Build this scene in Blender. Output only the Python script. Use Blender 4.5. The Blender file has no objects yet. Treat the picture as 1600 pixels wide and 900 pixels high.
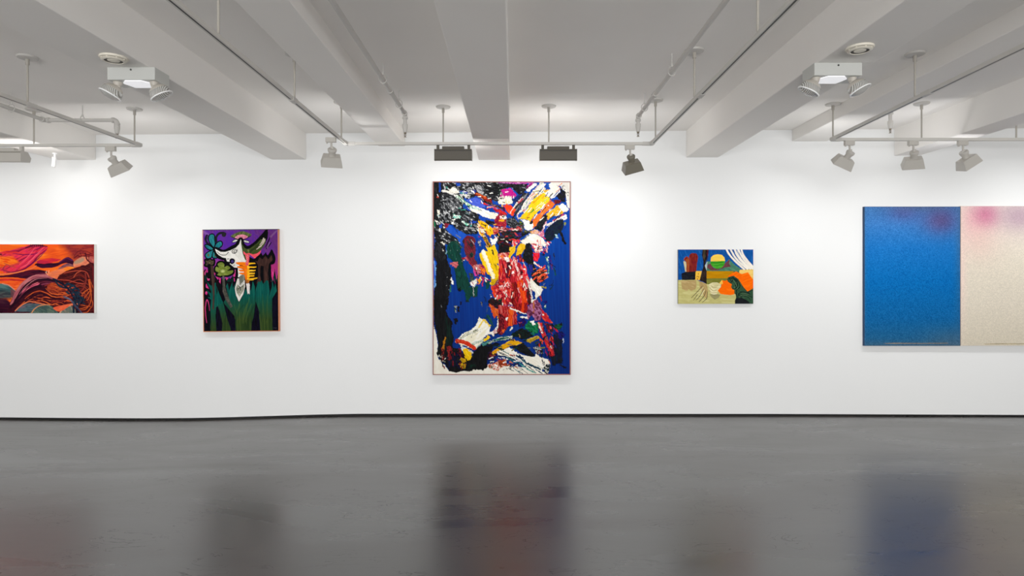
import bpy, bmesh, math, random
import numpy as np
from mathutils import Vector, Matrix

random.seed(4)
SC = bpy.context.scene
COL = SC.collection
F = 973.0; CX = 802.0; CY = 440.0; E = 1.511      # focal length in px, vanishing point, eye height
YW = 7.0                                          # distance to the picture wall
YT = 5.97                                         # distance to the cross rails of the lighting tracks


def pt(px, py, Y):
    return Vector(((px - CX) * Y / F, Y, E + (CY - py) * Y / F))


def zceil(x):
    return E + 1.683 + 0.00704 * x


GAM = 1.3      # display gamma of the scene; colours below are given as they should look


def lin(c):
    return tuple((v / 12.92 if v <= 0.04045 else ((v + 0.055) / 1.055) ** 2.4) ** GAM for v in (k / 255.0 for k in c))


# ------------------------------------------------------------------ materials
def new_mat(name):
    m = bpy.data.materials.new(name)
    m.use_nodes = True
    nt = m.node_tree
    b = nt.nodes['Principled BSDF']
    return m, nt, b


def paint_mat(name, rgb, rough=0.6, var=0.04, scale=6.0, bump=0.02, bscale=120.0, metallic=0.0, spec=0.3):
    m, nt, b = new_mat(name)
    tc = nt.nodes.new('ShaderNodeTexCoord')
    nz = nt.nodes.new('ShaderNodeTexNoise'); nz.inputs['Scale'].default_value = scale; nz.inputs['Detail'].default_value = 4
    nt.links.new(tc.outputs['Object'], nz.inputs['Vector'])
    rp = nt.nodes.new('ShaderNodeValToRGB')
    c = lin(rgb)
    rp.color_ramp.elements[0].position = 0.3; rp.color_ramp.elements[1].position = 0.7
    rp.color_ramp.elements[0].color = tuple(v * (1 - var) for v in c) + (1,)
    rp.color_ramp.elements[1].color = tuple(min(1, v * (1 + var)) for v in c) + (1,)
    nt.links.new(nz.outputs['Fac'], rp.inputs['Fac'])
    nt.links.new(rp.outputs['Color'], b.inputs['Base Color'])
    b.inputs['Roughness'].default_value = rough
    b.inputs['Metallic'].default_value = metallic
    b.inputs['Specular IOR Level'].default_value = spec
    if bump:
        n2 = nt.nodes.new('ShaderNodeTexNoise'); n2.inputs['Scale'].default_value = bscale; n2.inputs['Detail'].default_value = 3
        nt.links.new(tc.outputs['Object'], n2.inputs['Vector'])
        bp = nt.nodes.new('ShaderNodeBump'); bp.inputs['Strength'].default_value = bump; bp.inputs['Distance'].default_value = 0.01
        nt.links.new(n2.outputs['Fac'], bp.inputs['Height'])
        nt.links.new(bp.outputs['Normal'], b.inputs['Normal'])
    return m


M_WALL = paint_mat('white_wall_paint', (234, 235, 235), 0.7, 0.012, 0.8, 0.05, 60)
M_CEIL = paint_mat('ceiling_paint', (241, 238, 234), 0.75, 0.02, 1.4, 0.08, 40)
M_BEAM = paint_mat('beam_paint', (239, 236, 232), 0.72, 0.015, 1.2, 0.06, 40)
M_OTHER = paint_mat('far_wall_paint', (222, 220, 216), 0.8, 0.02, 1.0, 0.0)
M_GAP = paint_mat('shadow_gap_black', (12, 12, 13), 0.7, 0.1, 6, 0.0)
M_RAIL = paint_mat('rail_enamel', (206, 203, 197), 0.45, 0.02, 8, 0.0)
M_ROD = paint_mat('rod_enamel', (178, 173, 164), 0.45, 0.02, 8, 0.0)
M_SLOT = paint_mat('rail_slot_dark', (60, 60, 60), 0.6, 0.05, 8, 0.0)
M_PIPE = paint_mat('pipe_paint', (200, 197, 192), 0.5, 0.02, 8, 0.02, 80)
M_LAMP = paint_mat('lamp_enamel', (192, 188, 181), 0.4, 0.02, 10, 0.0)
M_WASHER_SHADED = paint_mat('washer_shaded', (86, 80, 68), 0.45, 0.04, 10, 0.0)  # backlit darkness of the trough bodies put into their colour
M_LAMP_SHADED = paint_mat('lamp_shaded', (122, 117, 105), 0.45, 0.03, 10, 0.0)  # shaded copy of the lamp enamel, reused for a seam strip
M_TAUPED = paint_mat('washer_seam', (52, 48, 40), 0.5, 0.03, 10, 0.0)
M_BRASS = paint_mat('sprinkler_metal', (150, 140, 125), 0.3, 0.05, 20, 0.0, metallic=0.9)
M_BULB = paint_mat('sprinkler_bulb', (70, 40, 38), 0.2, 0.05, 20, 0.0)
M_BOX = paint_mat('emergency_enamel', (196, 197, 193), 0.4, 0.015, 10, 0.0)
M_BEIGE = paint_mat('lamp_shell_beige', (190, 184, 174), 0.4, 0.03, 10, 0.0)
M_DET = paint_mat('detector_plastic', (232, 226, 212), 0.45, 0.02, 12, 0.0)
M_DETD = paint_mat('detector_shadow', (120, 117, 112), 0.6, 0.03, 12, 0.0)
M_WHITE = paint_mat('white_plastic', (245, 245, 245), 0.4, 0.01, 12, 0.0)
M_SCREW = paint_mat('screw_dark', (60, 58, 55), 0.5, 0.05, 20, 0.0)
M_REDWOOD = paint_mat('redwood_frame', (150, 88, 74), 0.5, 0.18, 9, 0.05, 60)
M_ORWOOD = paint_mat('orange_wood_frame', (205, 130, 84), 0.5, 0.15, 9, 0.05, 60)
M_DARKWOOD = paint_mat('dark_frame_top', (62, 42, 38), 0.5, 0.15, 9, 0.05, 60)
M_LINEN = paint_mat('primed_canvas_edge', (238, 236, 230), 0.8, 0.03, 20, 0.1, 300)
M_RAWEDGE = paint_mat('raw_canvas_edge', (110, 112, 100), 0.8, 0.08, 20, 0.1, 300)
M_BLUEEDGE = paint_mat('blue_canvas_edge', (36, 72, 108), 0.8, 0.1, 20, 0.1, 300)
M_CREAMEDGE = paint_mat('cream_canvas_edge', (205, 192, 172), 0.8, 0.08, 20, 0.1, 300)


def glass_mat(name):
    m, nt, b = new_mat(name)
    tc = nt.nodes.new('ShaderNodeTexCoord')
    wv = nt.nodes.new('ShaderNodeTexWave'); wv.inputs['Scale'].default_value = 34; wv.inputs['Distortion'].default_value = 0.6
    nt.links.new(tc.outputs['Object'], wv.inputs['Vector'])
    rp = nt.nodes.new('ShaderNodeValToRGB')
    rp.color_ramp.elements[0].color = lin((150, 146, 138)) + (1,)
    rp.color_ramp.elements[1].color = lin((236, 236, 232)) + (1,)
    nt.links.new(wv.outputs['Fac'], rp.inputs['Fac'])
    nt.links.new(rp.outputs['Color'], b.inputs['Base Color'])
    bp = nt.nodes.new('ShaderNodeBump'); bp.inputs['Strength'].default_value = 0.6; bp.inputs['Distance'].default_value = 0.006
    nt.links.new(wv.outputs['Fac'], bp.inputs['Height']); nt.links.new(bp.outputs['Normal'], b.inputs['Normal'])
    b.inputs['Roughness'].default_value = 0.12
    b.inputs['Transmission Weight'].default_value = 0.35
    return m


M_LENS = glass_mat('ribbed_lens')


def glow_mat(name, rgb, s):
    m, nt, b = new_mat(name)
    b.inputs['Base Color'].default_value = lin(rgb) + (1,)
    b.inputs['Emission Color'].default_value = lin(rgb) + (1,)
    b.inputs['Emission Strength'].default_value = s
    return m


M_GLOW = glow_mat('lit_lamp_face', (255, 250, 244), 3.0)
M_TUBE = glow_mat('lit_tube', (255, 250, 244), 42.0)
M_PLATE_GLOW = glow_mat('underside_plate_glow', (244, 244, 247), 0.5)  # emission added to brighten the underside plate, which is no lamp


def floor_mat():
    m, nt, b = new_mat('polished_concrete')
    N = nt.nodes.new; L = nt.links.new
    tc = N('ShaderNodeTexCoord')
    # broad trowel streaks, stretched along the wall
    mp = N('ShaderNodeMapping'); mp.inputs['Scale'].default_value = (0.45, 1.6, 1.0); mp.inputs['Rotation'].default_value = (0, 0, 0.12)
    L(tc.outputs['Object'], mp.inputs['Vector'])
    n1 = N('ShaderNodeTexNoise'); n1.inputs['Scale'].default_value = 1.1; n1.inputs['Detail'].default_value = 7; n1.inputs['Roughness'].default_value = 0.62; n1.inputs['Distortion'].default_value = 0.7
    L(mp.outputs['Vector'], n1.inputs['Vector'])
    r1 = N('ShaderNodeValToRGB')
    r1.color_ramp.elements[0].position = 0.3; r1.color_ramp.elements[0].color = lin((31, 28, 26)) + (1,)
    r1.color_ramp.elements[1].position = 0.72; r1.color_ramp.elements[1].color = lin((69, 64, 60)) + (1,)
    L(n1.outputs['Fac'], r1.inputs['Fac'])
    # fine horizontal brushing
    mp2 = N('ShaderNodeMapping'); mp2.inputs['Scale'].default_value = (1.6, 5.5, 1.0); mp2.inputs['Rotation'].default_value = (0, 0, -0.06)
    L(tc.outputs['Object'], mp2.inputs['Vector'])
    n2 = N('ShaderNodeTexNoise'); n2.inputs['Scale'].default_value = 1.7; n2.inputs['Detail'].default_value = 6; n2.inputs['Roughness'].default_value = 0.6
    L(mp2.outputs['Vector'], n2.inputs['Vector'])
    mx = N('ShaderNodeMix'); mx.data_type = 'RGBA'; mx.blend_type = 'OVERLAY'; mx.inputs['Factor'].default_value = 0.22
    L(r1.outputs['Color'], mx.inputs['A']); L(n2.outputs['Fac'], mx.inputs['B'])
    # dark hairline scratches: thin level-sets of a warped noise, only in patches
    n3 = N('ShaderNodeTexNoise'); n3.inputs['Scale'].default_value = 2.3; n3.inputs['Detail'].default_value = 3; n3.inputs['Distortion'].default_value = 2.6
    mp3 = N('ShaderNodeMapping'); mp3.inputs['Scale'].default_value = (1.0, 2.2, 1.0)
    L(tc.outputs['Object'], mp3.inputs['Vector']); L(mp3.outputs['Vector'], n3.inputs['Vector'])
    sb = N('ShaderNodeMath'); sb.operation = 'SUBTRACT'; sb.inputs[1].default_value = 0.5; L(n3.outputs['Fac'], sb.inputs[0])
    ab = N('ShaderNodeMath'); ab.operation = 'ABSOLUTE'; L(sb.outputs[0], ab.inputs[0])
    lt = N('ShaderNodeMapRange'); lt.inputs['From Min'].default_value = 0.0; lt.inputs['From Max'].default_value = 0.011; lt.inputs['To Min'].default_value = 1.0; lt.inputs['To Max'].default_value = 0.0
    L(ab.outputs[0], lt.inputs['Value'])
    n4 = N('ShaderNodeTexNoise'); n4.inputs['Scale'].default_value = 2.6; n4.inputs['Detail'].default_value = 4; L(tc.outputs['Object'], n4.inputs['Vector'])
    gt = N('ShaderNodeMapRange'); gt.inputs['From Min'].default_value = 0.5; gt.inputs['From Max'].default_value = 0.58; L(n4.outputs['Fac'], gt.inputs['Value'])
    mu = N('ShaderNodeMath'); mu.operation = 'MULTIPLY'; L(lt.outputs['Result'], mu.inputs[0]); L(gt.outputs['Result'], mu.inputs[1])
    mu2 = N('ShaderNodeMath'); mu2.operation = 'MULTIPLY'; mu2.inputs[1].default_value = 0.85; L(mu.outputs[0], mu2.inputs[0])
    mx2 = N('ShaderNodeMix'); mx2.data_type = 'RGBA'; L(mu2.outputs[0], mx2.inputs['Factor'])
    L(mx.outputs['Result'], mx2.inputs['A']); mx2.inputs['B'].default_value = lin((26, 24, 23)) + (1,)
    # tiny pale flecks
    vo = N('ShaderNodeTexVoronoi'); vo.inputs['Scale'].default_value = 3.4; L(tc.outputs['Object'], vo.inputs['Vector'])
    fl = N('ShaderNodeMapRange'); fl.inputs['From Min'].default_value = 0.010; fl.inputs['From Max'].default_value = 0.018; fl.inputs['To Min'].default_value = 1; fl.inputs['To Max'].default_value = 0
    L(vo.outputs['Distance'], fl.inputs['Value'])
    mx3 = N('ShaderNodeMix'); mx3.data_type = 'RGBA'; L(fl.outputs['Result'], mx3.inputs['Factor'])
    L(mx2.outputs['Result'], mx3.inputs['A']); mx3.inputs['B'].default_value = lin((190, 188, 184)) + (1,)
    L(mx3.outputs['Result'], b.inputs['Base Color'])
    rr = N('ShaderNodeMapRange'); rr.inputs['From Min'].default_value = 0.3; rr.inputs['From Max'].default_value = 0.7; rr.inputs['To Min'].default_value = 0.23; rr.inputs['To Max'].default_value = 0.36
    L(n1.outputs['Fac'], rr.inputs['Value']); L(rr.outputs['Result'], b.inputs['Roughness'])
    b.inputs['IOR'].default_value = 1.5
    sp = N('ShaderNodeMapRange'); sp.inputs['From Min'].default_value = 0; sp.inputs['From Max'].default_value = 0.85; sp.inputs['To Min'].default_value = 0.5; sp.inputs['To Max'].default_value = 0.12
    L(mu2.outputs[0], sp.inputs['Value']); L(sp.outputs['Result'], b.inputs['Specular IOR Level'])
    bp = N('ShaderNodeBump'); bp.inputs['Strength'].default_value = 0.03; bp.inputs['Distance'].default_value = 0.01
    ad = N('ShaderNodeMath'); ad.operation = 'SUBTRACT'; L(n2.outputs['Fac'], ad.inputs[0]); L(mu2.outputs[0], ad.inputs[1])
    L(ad.outputs[0], bp.inputs['Height']); L(bp.outputs['Normal'], b.inputs['Normal'])
    return m


M_FLOOR = floor_mat()


def oil_mat(name, rough):
    m, nt, b = new_mat(name)
    at = nt.nodes.new('ShaderNodeAttribute'); at.attribute_name = 'paint'
    tc = nt.nodes.new('ShaderNodeTexCoord')
    nz = nt.nodes.new('ShaderNodeTexNoise'); nz.inputs['Scale'].default_value = 220; nz.inputs['Detail'].default_value = 2
    nt.links.new(tc.outputs['Object'], nz.inputs['Vector'])
    bp = nt.nodes.new('ShaderNodeBump'); bp.inputs['Strength'].default_value = 0.08; bp.inputs['Distance'].default_value = 0.002
    nt.links.new(nz.outputs['Fac'], bp.inputs['Height']); nt.links.new(bp.outputs['Normal'], b.inputs['Normal'])
    nt.links.new(at.outputs['Color'], b.inputs['Base Color'])
    b.inputs['Roughness'].default_value = rough
    b.inputs['Specular IOR Level'].default_value = 0.02
    return m


M_OIL = oil_mat('oil_paint', 0.5)
M_MATT = oil_mat('matt_paint', 0.8)


# ------------------------------------------------------------------ mesh helpers
def add_box(bm, c, s, bev=0.0, mat=None):
    r = bmesh.ops.create_cube(bm, size=1.0)
    vs = r['verts']
    bmesh.ops.scale(bm, vec=s, verts=vs)
    if bev:
        es = list({e for v in vs for e in v.link_edges})
        rb = bmesh.ops.bevel(bm, geom=es, offset=bev, segments=2, affect='EDGES', profile=0.5)
        vs = list({v for f in rb['faces'] for v in f.verts} | {v for v in vs if v.is_valid})
    if mat is not None:
        bmesh.ops.transform(bm, matrix=mat, verts=vs)
    bmesh.ops.translate(bm, vec=c, verts=vs)


def add_tube(bm, p0, p1, r0, r1=None, seg=16):
    r1 = r0 if r1 is None else r1
    p0 = Vector(p0); p1 = Vector(p1); d = p1 - p0
    r = bmesh.ops.create_cone(bm, cap_ends=True, segments=seg, radius1=r0, radius2=r1, depth=d.length)
    q = Vector((0, 0, 1)).rotation_difference(d.normalized())
    bmesh.ops.transform(bm, matrix=Matrix.Translation((p0 + p1) / 2) @ q.to_matrix().to_4x4(), verts=r['verts'])


def add_lathe(bm, prof, seg=32, M=None):
    """prof: list of (r, z); revolved about local Z, then transformed by M"""
    rings = []
    for (r, z) in prof:
        if r < 1e-5:
            rings.append([bm.verts.new((0, 0, z))])
        else:
            rings.append([bm.verts.new((r * math.cos(2 * math.pi * i / seg), r * math.sin(2 * math.pi * i / seg), z)) for i in range(seg)])
    fs = []
    for a, b in zip(rings, rings[1:]):
        for i in range(seg):
            j = (i + 1) % seg
            if len(a) == 1 and len(b) == 1: continue
            if len(a) == 1: fs.append(bm.faces.new((a[0], b[i], b[j])))
            elif len(b) == 1: fs.append(bm.faces.new((a[i], b[0], a[j])))
            else: fs.append(bm.faces.new((a[i], b[i], b[j], a[j])))
    vs = [v for r in rings for v in r]
    if M is not None: bmesh.ops.transform(bm, matrix=M, verts=vs)
    bmesh.ops.recalc_face_normals(bm, faces=fs)


def add_torus(bm, R, r, M=None, seg=32, rs=10, a0=0.0, a1=2 * math.pi):
    full = abs(a1 - a0 - 2 * math.pi) < 1e-6
    n = seg if full else seg + 1
    rings = []
    for i in range(n):
        a = a0 + (a1 - a0) * i / seg
        rings.append([bm.verts.new(((R + r * math.cos(2 * math.pi * k / rs)) * math.cos(a), (R + r * math.cos(2 * math.pi * k / rs)) * math.sin(a), r * math.sin(2 * math.pi * k / rs))) for k in range(rs)])
    fs = []
    for i in range(seg):
        A = rings[i]; B = rings[(i + 1) % n]
        for k in range(rs):
            fs.append(bm.faces.new((A[k], B[k], B[(k + 1) % rs], A[(k + 1) % rs])))
    if not full:
        fs.append(bm.faces.new(rings[0])); fs.append(bm.faces.new(rings[-1]))
    vs = [v for r_ in rings for v in r_]
    bmesh.ops.recalc_face_normals(bm, faces=fs)
    if M is not None: bmesh.ops.transform(bm, matrix=M, verts=vs)


def add_prism(bm, poly, x0, x1):
    """polygon in (y,z), extruded along x"""
    A = [bm.verts.new((x0, y, z)) for y, z in poly]; B = [bm.verts.new((x1, y, z)) for y, z in poly]
    n = len(poly)
    fs = [bm.faces.new(A), bm.faces.new(B[::-1])]
    for i in range(n):
        fs.append(bm.faces.new((A[i], A[(i + 1) % n], B[(i + 1) % n], B[i])))
    bmesh.ops.recalc_face_normals(bm, faces=fs)


def obj(name, bm, mat, parent=None, smooth=False):
    me = bpy.data.meshes.new(name)
    bm.normal_update(); bm.to_mesh(me); bm.free()
    me.materials.append(mat)
    if smooth:
        me.shade_smooth()
        me.set_sharp_from_angle(angle=math.radians(40))
    o = bpy.data.objects.new(name, me); COL.objects.link(o)
    if parent: o.parent = parent
    return o


def tag(o, label, cat, group=None):
    o['label'] = label; o['category'] = cat
    if group: o['group'] = group
    return o


def thing(name, label, cat, loc=(0, 0, 0), group=None):
    o = bpy.data.objects.new(name, None); COL.objects.link(o)
    o.location = loc; o.empty_display_size = 0.1
    return tag(o, label, cat, group)


def struct(name, bm, mat):
    o = obj(name, bm, mat); o['kind'] = 'structure'; return o


def dup(root, loc, label):
    r = root.copy(); COL.objects.link(r); r.location = loc; r['label'] = label
    def rec(src, dst):
        for ch in [c for c in bpy.data.objects if c.parent == src]:
            c = ch.copy(); COL.objects.link(c); c.parent = dst
            rec(ch, c)
    rec(root, r)
    return r


def kids(o, base):
    return [c for c in bpy.data.objects if c.parent == o and c.name.split('.')[0] == base]


BM = bmesh.new

# ------------------------------------------------------------------ room shell
XL, XR, YB = -9.0, 9.0, -7.0
PXS = [0, 120, 230, 300, 350, 400, 450, 500, 560, 1200, 1600]
WALLB = [652, 653, 653.5, 653, 652, 650.5, 649, 647.5, 646.4, 646.6, 648.2]
SEAM = [655.5, 656.4, 657, 656.6, 655.5, 654, 652.3, 650.8, 650, 650, 651]


def seam_z(x, tab):
    return E + (CY - float(np.interp(x * F / YW + CX, PXS, tab))) * YW / F


bm = BM()
xs = np.linspace(XL, XR, 181)
TOP = 3.45
fr = [(bm.verts.new((x, YW, seam_z(x, WALLB))), bm.verts.new((x, YW, TOP)), bm.verts.new((x, YW + 0.02, seam_z(x, WALLB))), bm.verts.new((x, YW + 0.02, TOP))) for x in xs]
for a, b in zip(fr, fr[1:]):
    bm.faces.new((a[0], b[0], b[1], a[1])); bm.faces.new((a[2], a[3], b[3], b[2])); bm.faces.new((a[0], a[2], b[2], b[0]))
struct('wall_back', bm, M_WALL)
bm = BM(); add_box(bm, (0, YW + 0.045, 1.7), (XR - XL, 0.05, 3.8)); struct('shade_gap_backing', bm, M_GAP)  # black sheet behind the wall puts shade into the gap at its foot

bm = BM()
nx, ny = 121, 113
ys = np.linspace(YB - 0.1, YW + 0.02, ny); gx = np.linspace(XL - 0.1, XR + 0.1, nx)
g = []
for y in ys:
    t = min(1, max(0, (y - 3.5) / 3.4)); w = t * t * (3 - 2 * t)
    g.append([bm.verts.new((x, y, (seam_z(x, SEAM)) * w)) for x in gx])
for j in range(ny - 1):
    for i in range(nx - 1):
        bm.faces.new((g[j][i], g[j][i + 1], g[j + 1][i + 1], g[j + 1][i]))
fl = struct('floor', bm, M_FLOOR); fl.data.shade_smooth()

bm = BM()
A = [bm.verts.new((x, y, zceil(x) + dz)) for dz in (0, 0.2) for (x, y) in ((XL, YB), (XR, YB), (XR, YW), (XL, YW))]
for f in ((0, 3, 2, 1), (4, 5, 6, 7), (0, 1, 5, 4), (1, 2, 6, 5), (2, 3, 7, 6), (3, 0, 4, 7)): bm.faces.new([A[i] for i in f])
struct('ceiling', bm, M_CEIL)
for nm, c, s in (('wall_left', (XL - 0.05, 0, 1.7), (0.1, YW - YB, 3.6)), ('wall_right', (XR + 0.05, 0, 1.7), (0.1, YW - YB, 3.6)), ('wall_front', (0, YB - 0.05, 1.7), (XR - XL + 0.2, 0.1, 3.6))):
    bm = BM(); add_box(bm, c, s); struct(nm, bm, M_OTHER)

for (a, b, yb) in ((90, 150, 250), (425, 478.5, 249.5), (592, 633, 228.5), (748, 797, 250), (1072, 1122, 246), (1237.5, 1292, 221), (1397, 1436, 243.5)):
    x0 = (a - CX) * YW / F; x1 = (b - CX) * YW / F; zb = E + (CY - yb) * YW / F
    bm = BM(); add_box(bm, ((x0 + x1) / 2, (YB + YW) / 2, (zb + 3.35) / 2), (x1 - x0, YW - YB, 3.35 - zb), 0.006)
    struct('ceiling_beam', bm, M_BEAM)

# ------------------------------------------------------------------ lighting tracks
RW, RH = 0.034, 0.026
ZBC = E + 1.367 


def rail_bm(p0, p1):
    """inverted channel: top web and two cheeks, the slot open below"""
    bm = BM(); p0 = Vector(p0); p1 = Vector(p1); d = p1 - p0
    ang = math.atan2(d.y, d.x); R = Matrix.Rotation(ang, 4, 'Z'); c = (p0 + p1) / 2; L = d.length
    for off, s in (((0, 0, RH / 2 - 0.004), (L, RW, 0.008)), ((0, RW / 2 - 0.0055, -0.004), (L, 0.011, RH - 0.008)), ((0, -RW / 2 + 0.0055, -0.004), (L, 0.011, RH - 0.008))):
        add_box(bm, c + R @ Vector(off), s, 0.0015, R)
    return bm


def slot_bm(p0, p1):
    bm = BM(); p0 = Vector(p0); p1 = Vector(p1); d = p1 - p0
    R = Matrix.Rotation(math.atan2(d.y, d.x), 4, 'Z')
    add_box(bm, (p0 + p1) / 2 + Vector((0, 0, -0.003)), (d.length - 0.02, 0.0125, 0.018), 0, R)
    return bm


def track(label, segs, rods, joints=()):
    """segs: world end points of the straight rails; rods: (x, y) hung from the ceiling"""
    z = segs[0][0][2]
    t = thing('lighting_track', label, 'lighting track', (segs[0][0][0], segs[0][0][1], z), 'white ceiling tracks')
    o0 = Vector(t.location)
    for a, b in segs:
        r = obj('rail', rail_bm(Vector(a) - o0, Vector(b) - o0), M_RAIL, t)
        obj('conductor_slot', slot_bm(Vector(a) - o0, Vector(b) - o0), M_SLOT, r)
    for (x, y) in rods:
        zc = zceil(x)
        bm = BM(); add_tube(bm, Vector((x, y, z + RH / 2 - 0.002)) - o0, Vector((x, y, zc - 0.012)) - o0, 0.0075, seg=12)
        add_tube(bm, Vector((x, y, zc - 0.06)) - o0, Vector((x, y, zc - 0.012)) - o0, 0.013, seg=16)
        rd = obj('hanger_rod', bm, M_ROD, t, True)
        bm = BM(); add_lathe(bm, [(0, -0.018), (0.05, -0.018), (0.066, -0.012), (0.07, -0.004), (0.07, 0.0), (0, 0.0)], 40, Matrix.Translation(Vector((x, y, zc)) - o0))
        obj('canopy', bm, M_PIPE, rd, True)
    for (x, y, ang) in joints:
        bm = BM(); add_box(bm, Vector((x, y, z)) - o0, (0.09, RW + 0.006, RH + 0.006), 0.003, Matrix.Rotation(ang, 4, 'Z'))
        obj('joint_cover', bm, M_PIPE, t)
    return t


H = math.pi / 2
zt = E + (CY - 224.5) * YT / F
xl, xr = (543 - CX) * YT / F, (1016 - CX) * YT / F
def on_plane(py, z): return (z - E) * F / (CY - py)
r2 = on_plane(158, zt); r1 = on_plane(60, zt)
track('white U-shaped ceiling track with its cross rail in front of the tall painting',
      [((xl, YT, zt), (xr, YT, zt)), ((xl - 0.012, YT, zt), (xl - 0.012, -3, zt)), ((xr + 0.012, YT, zt), (xr - 0.01, -3, zt))],
      [((692.5 - CX) * YT / F, YT), ((857.5 - CX) * YT / F, YT), (xl - 0.012, 5.80), (xl - 0.014, r2), (xl - 0.014, r1), (xr + 0.012, 5.80), (xr + 0.01, 4.55), (xr + 0.006, 3.36)],
      [(xl + 0.03, YT, 0), (xr - 0.03, YT, 0), (xl - 0.012, YT - 0.03, H), (xr + 0.012, YT - 0.03, H), (xl - 0.012, 4.53, H), (xr + 0.012, 4.40, H)])
zl = E + (CY - 227) * YT / F
xa = (220 - CX) * YT / F
track('white ceiling track corner at left above the red landscape painting',
      [((xa, YT, zl), (-7.0, YT, zl)), ((xa + 0.0, YT, zl), (xa - 0.05, -3, zl))],
      [(xa + 0.01 - 0.07, YT), ((53 - CX) * YT / F, YT), (xa - 0.01, on_plane(163, zl)), (xa - 0.02, 3.4)],
      [(xa - 0.05, YT, 0), (xa, YT - 0.05, H), (xa - 0.01, 4.62, H)])
zr = E + (CY - 218) * YT / F
xb = (1299 - CX) * YT / F
track('white ceiling track corner at right above the blue and cream canvases',
      [((xb, YT, zr), (7.0, YT, zr)), ((xb, YT, zr), (xb - 0.10, 3.5, zr)), ((xb - 0.10, 3.5, zr), (xb - 0.2, -3, zr))],
      [(xb + 0.015, YT), ((1440 - CX) * YT / F, YT), ((1588 - CX) * YT / F, YT), (xb - 0.05, on_plane(155, zr))],
      [(xb + 0.05, YT, 0), (xb, YT - 0.05, H), (xb - 0.06, 4.5, H)])

# ------------------------------------------------------------------ track spotlights
LIGHTS = []


def make_spot(mat, label):
    """origin on the underside of the rail"""
    t = thing('track_spotlight', label, 'spotlight', (0, 0, 0), 'white swivelling spotlights on the ceiling tracks')
    bm = BM(); add_box(bm, (0, 0, -0.022), (0.092, 0.036, 0.044), 0.003); add_box(bm, (-0.036, 0, -0.049), (0.014, 0.014, 0.012), 0.003)
    obj('track_adapter', bm, M_LAMP, t)
    bm = BM(); add_tube(bm, (0.004, 0, -0.044), (0.004, 0, -0.088), 0.0095, seg=14); add_box(bm, (0.012, 0, -0.096), (0.026, 0.016, 0.03), 0.004)
    obj('stem', bm, M_LAMP, t, True)
    # head: origin at the swivel, points along -Z
    bm = BM()
    b0, b1, zt_, zb_ = (0.074, 0.05), (0.096, 0.064), -0.058, -0.150
    def ring(sx, sy, z): return [bm.verts.new((x * sx, y * sy, z)) for x, y in ((-1, -1), (1, -1), (1, 1), (-1, 1))]
    rs = [ring(*b0, zt_), ring(*b1, zb_), ring(b1[0] - 0.006, b1[1] - 0.006, zb_), ring(b0[0] - 0.006, b0[1] - 0.006, zt_ - 0.02)]
    bm.faces.new(rs[0])
    for A_, B_ in zip(rs, rs[1:]):
        for i in range(4): bm.faces.new((A_[i], B_[i], B_[(i + 1) % 4], A_[(i + 1) % 4]))
    bm.faces.new(rs[3])
    bmesh.ops.recalc_face_normals(bm, faces=bm.faces[:])
    es = [e for e in bm.edges if len(e.link_faces) == 2 and e.calc_face_angle() > 0.5]
    bmesh.ops.bevel(bm, geom=es, offset=0.003, segments=2, affect='EDGES')
    hd = obj('lamp_head', bm, mat, t)
    bm = BM(); add_lathe(bm, [(0, 0.012), (0.036, 0.012), (0.041, 0.004), (0.039, -0.012), (0.030, -0.03), (0.030, -0.062), (0, -0.062)], 28)
    obj('lamp_socket', bm, mat, hd, True)
    bm = BM(); add_box(bm, (0, 0, -0.115), (0.15, 0.09, 0.006))
    obj('lens', bm, M_GLOW, hd)
    return t


def aim(t, d, power, level=False):
    d = Vector(d).normalized(); z = -d; x = Vector((0, 1, 0)).cross(z).normalized(); y = z.cross(x)
    if level:
        x = d.cross(Vector((0, 0, 1))).normalized(); y = z.cross(x)
    h = kids(t, 'lamp_head')[0]
    h.location = (0.012, 0, -0.112)
    h.rotation_euler = Matrix((x, y, z)).transposed().to_euler()
    LIGHTS.append((Vector(t.location) + Vector(h.location) + d * 0.165, d, power, 0.07, 0.05))


SPOTS = [  # px, Y, rail z, aim, material, power, label
    (173, YT, zl, (0.32, 0.5, -0.76), M_LAMP, 1.0, 'white track spotlight tilted right, last on the left track beside its corner'),
    (517, 5.66, zt, (-0.2, 0.55, -0.8), M_LAMP, 1.0, 'white track spotlight on the side rail left of the two long wall washers'),
    (984, YT, zt, (0.22, 0.58, -0.78), M_LAMP_SHADED, 1.0, 'track spotlight toned darker as if backlit, right of the two long wall washers'),
    (1327, YT, zr, (-0.34, 0.52, -0.74), M_LAMP, 1.0, 'white track spotlight tilted left, nearest the corner of the right track'),
    (1426.5, YT, zr, (0.22, 0.5, -0.82), M_LAMP, 1.0, 'white track spotlight pointing straight down, middle of the three at right'),
    (1504, YT, zr, (0.5, 0.22, -0.78), M_LAMP, 1.0, 'white track spotlight tilted sideways to the right, rightmost of the three'),
]
proto = make_spot(M_LAMP, SPOTS[0][6])
protoD = None
for i, (px, Y, z, d, mt, pw, lab) in enumerate(SPOTS):
    loc = ((px - CX) * Y / F, Y, z - RH / 2)
    if mt is M_LAMP:
        t = proto if i == 0 else dup(proto, loc, lab)
    else:
        t = make_spot(mt, lab)
    t.location = loc
    aim(t, d, pw, i in (1, 4))

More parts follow.
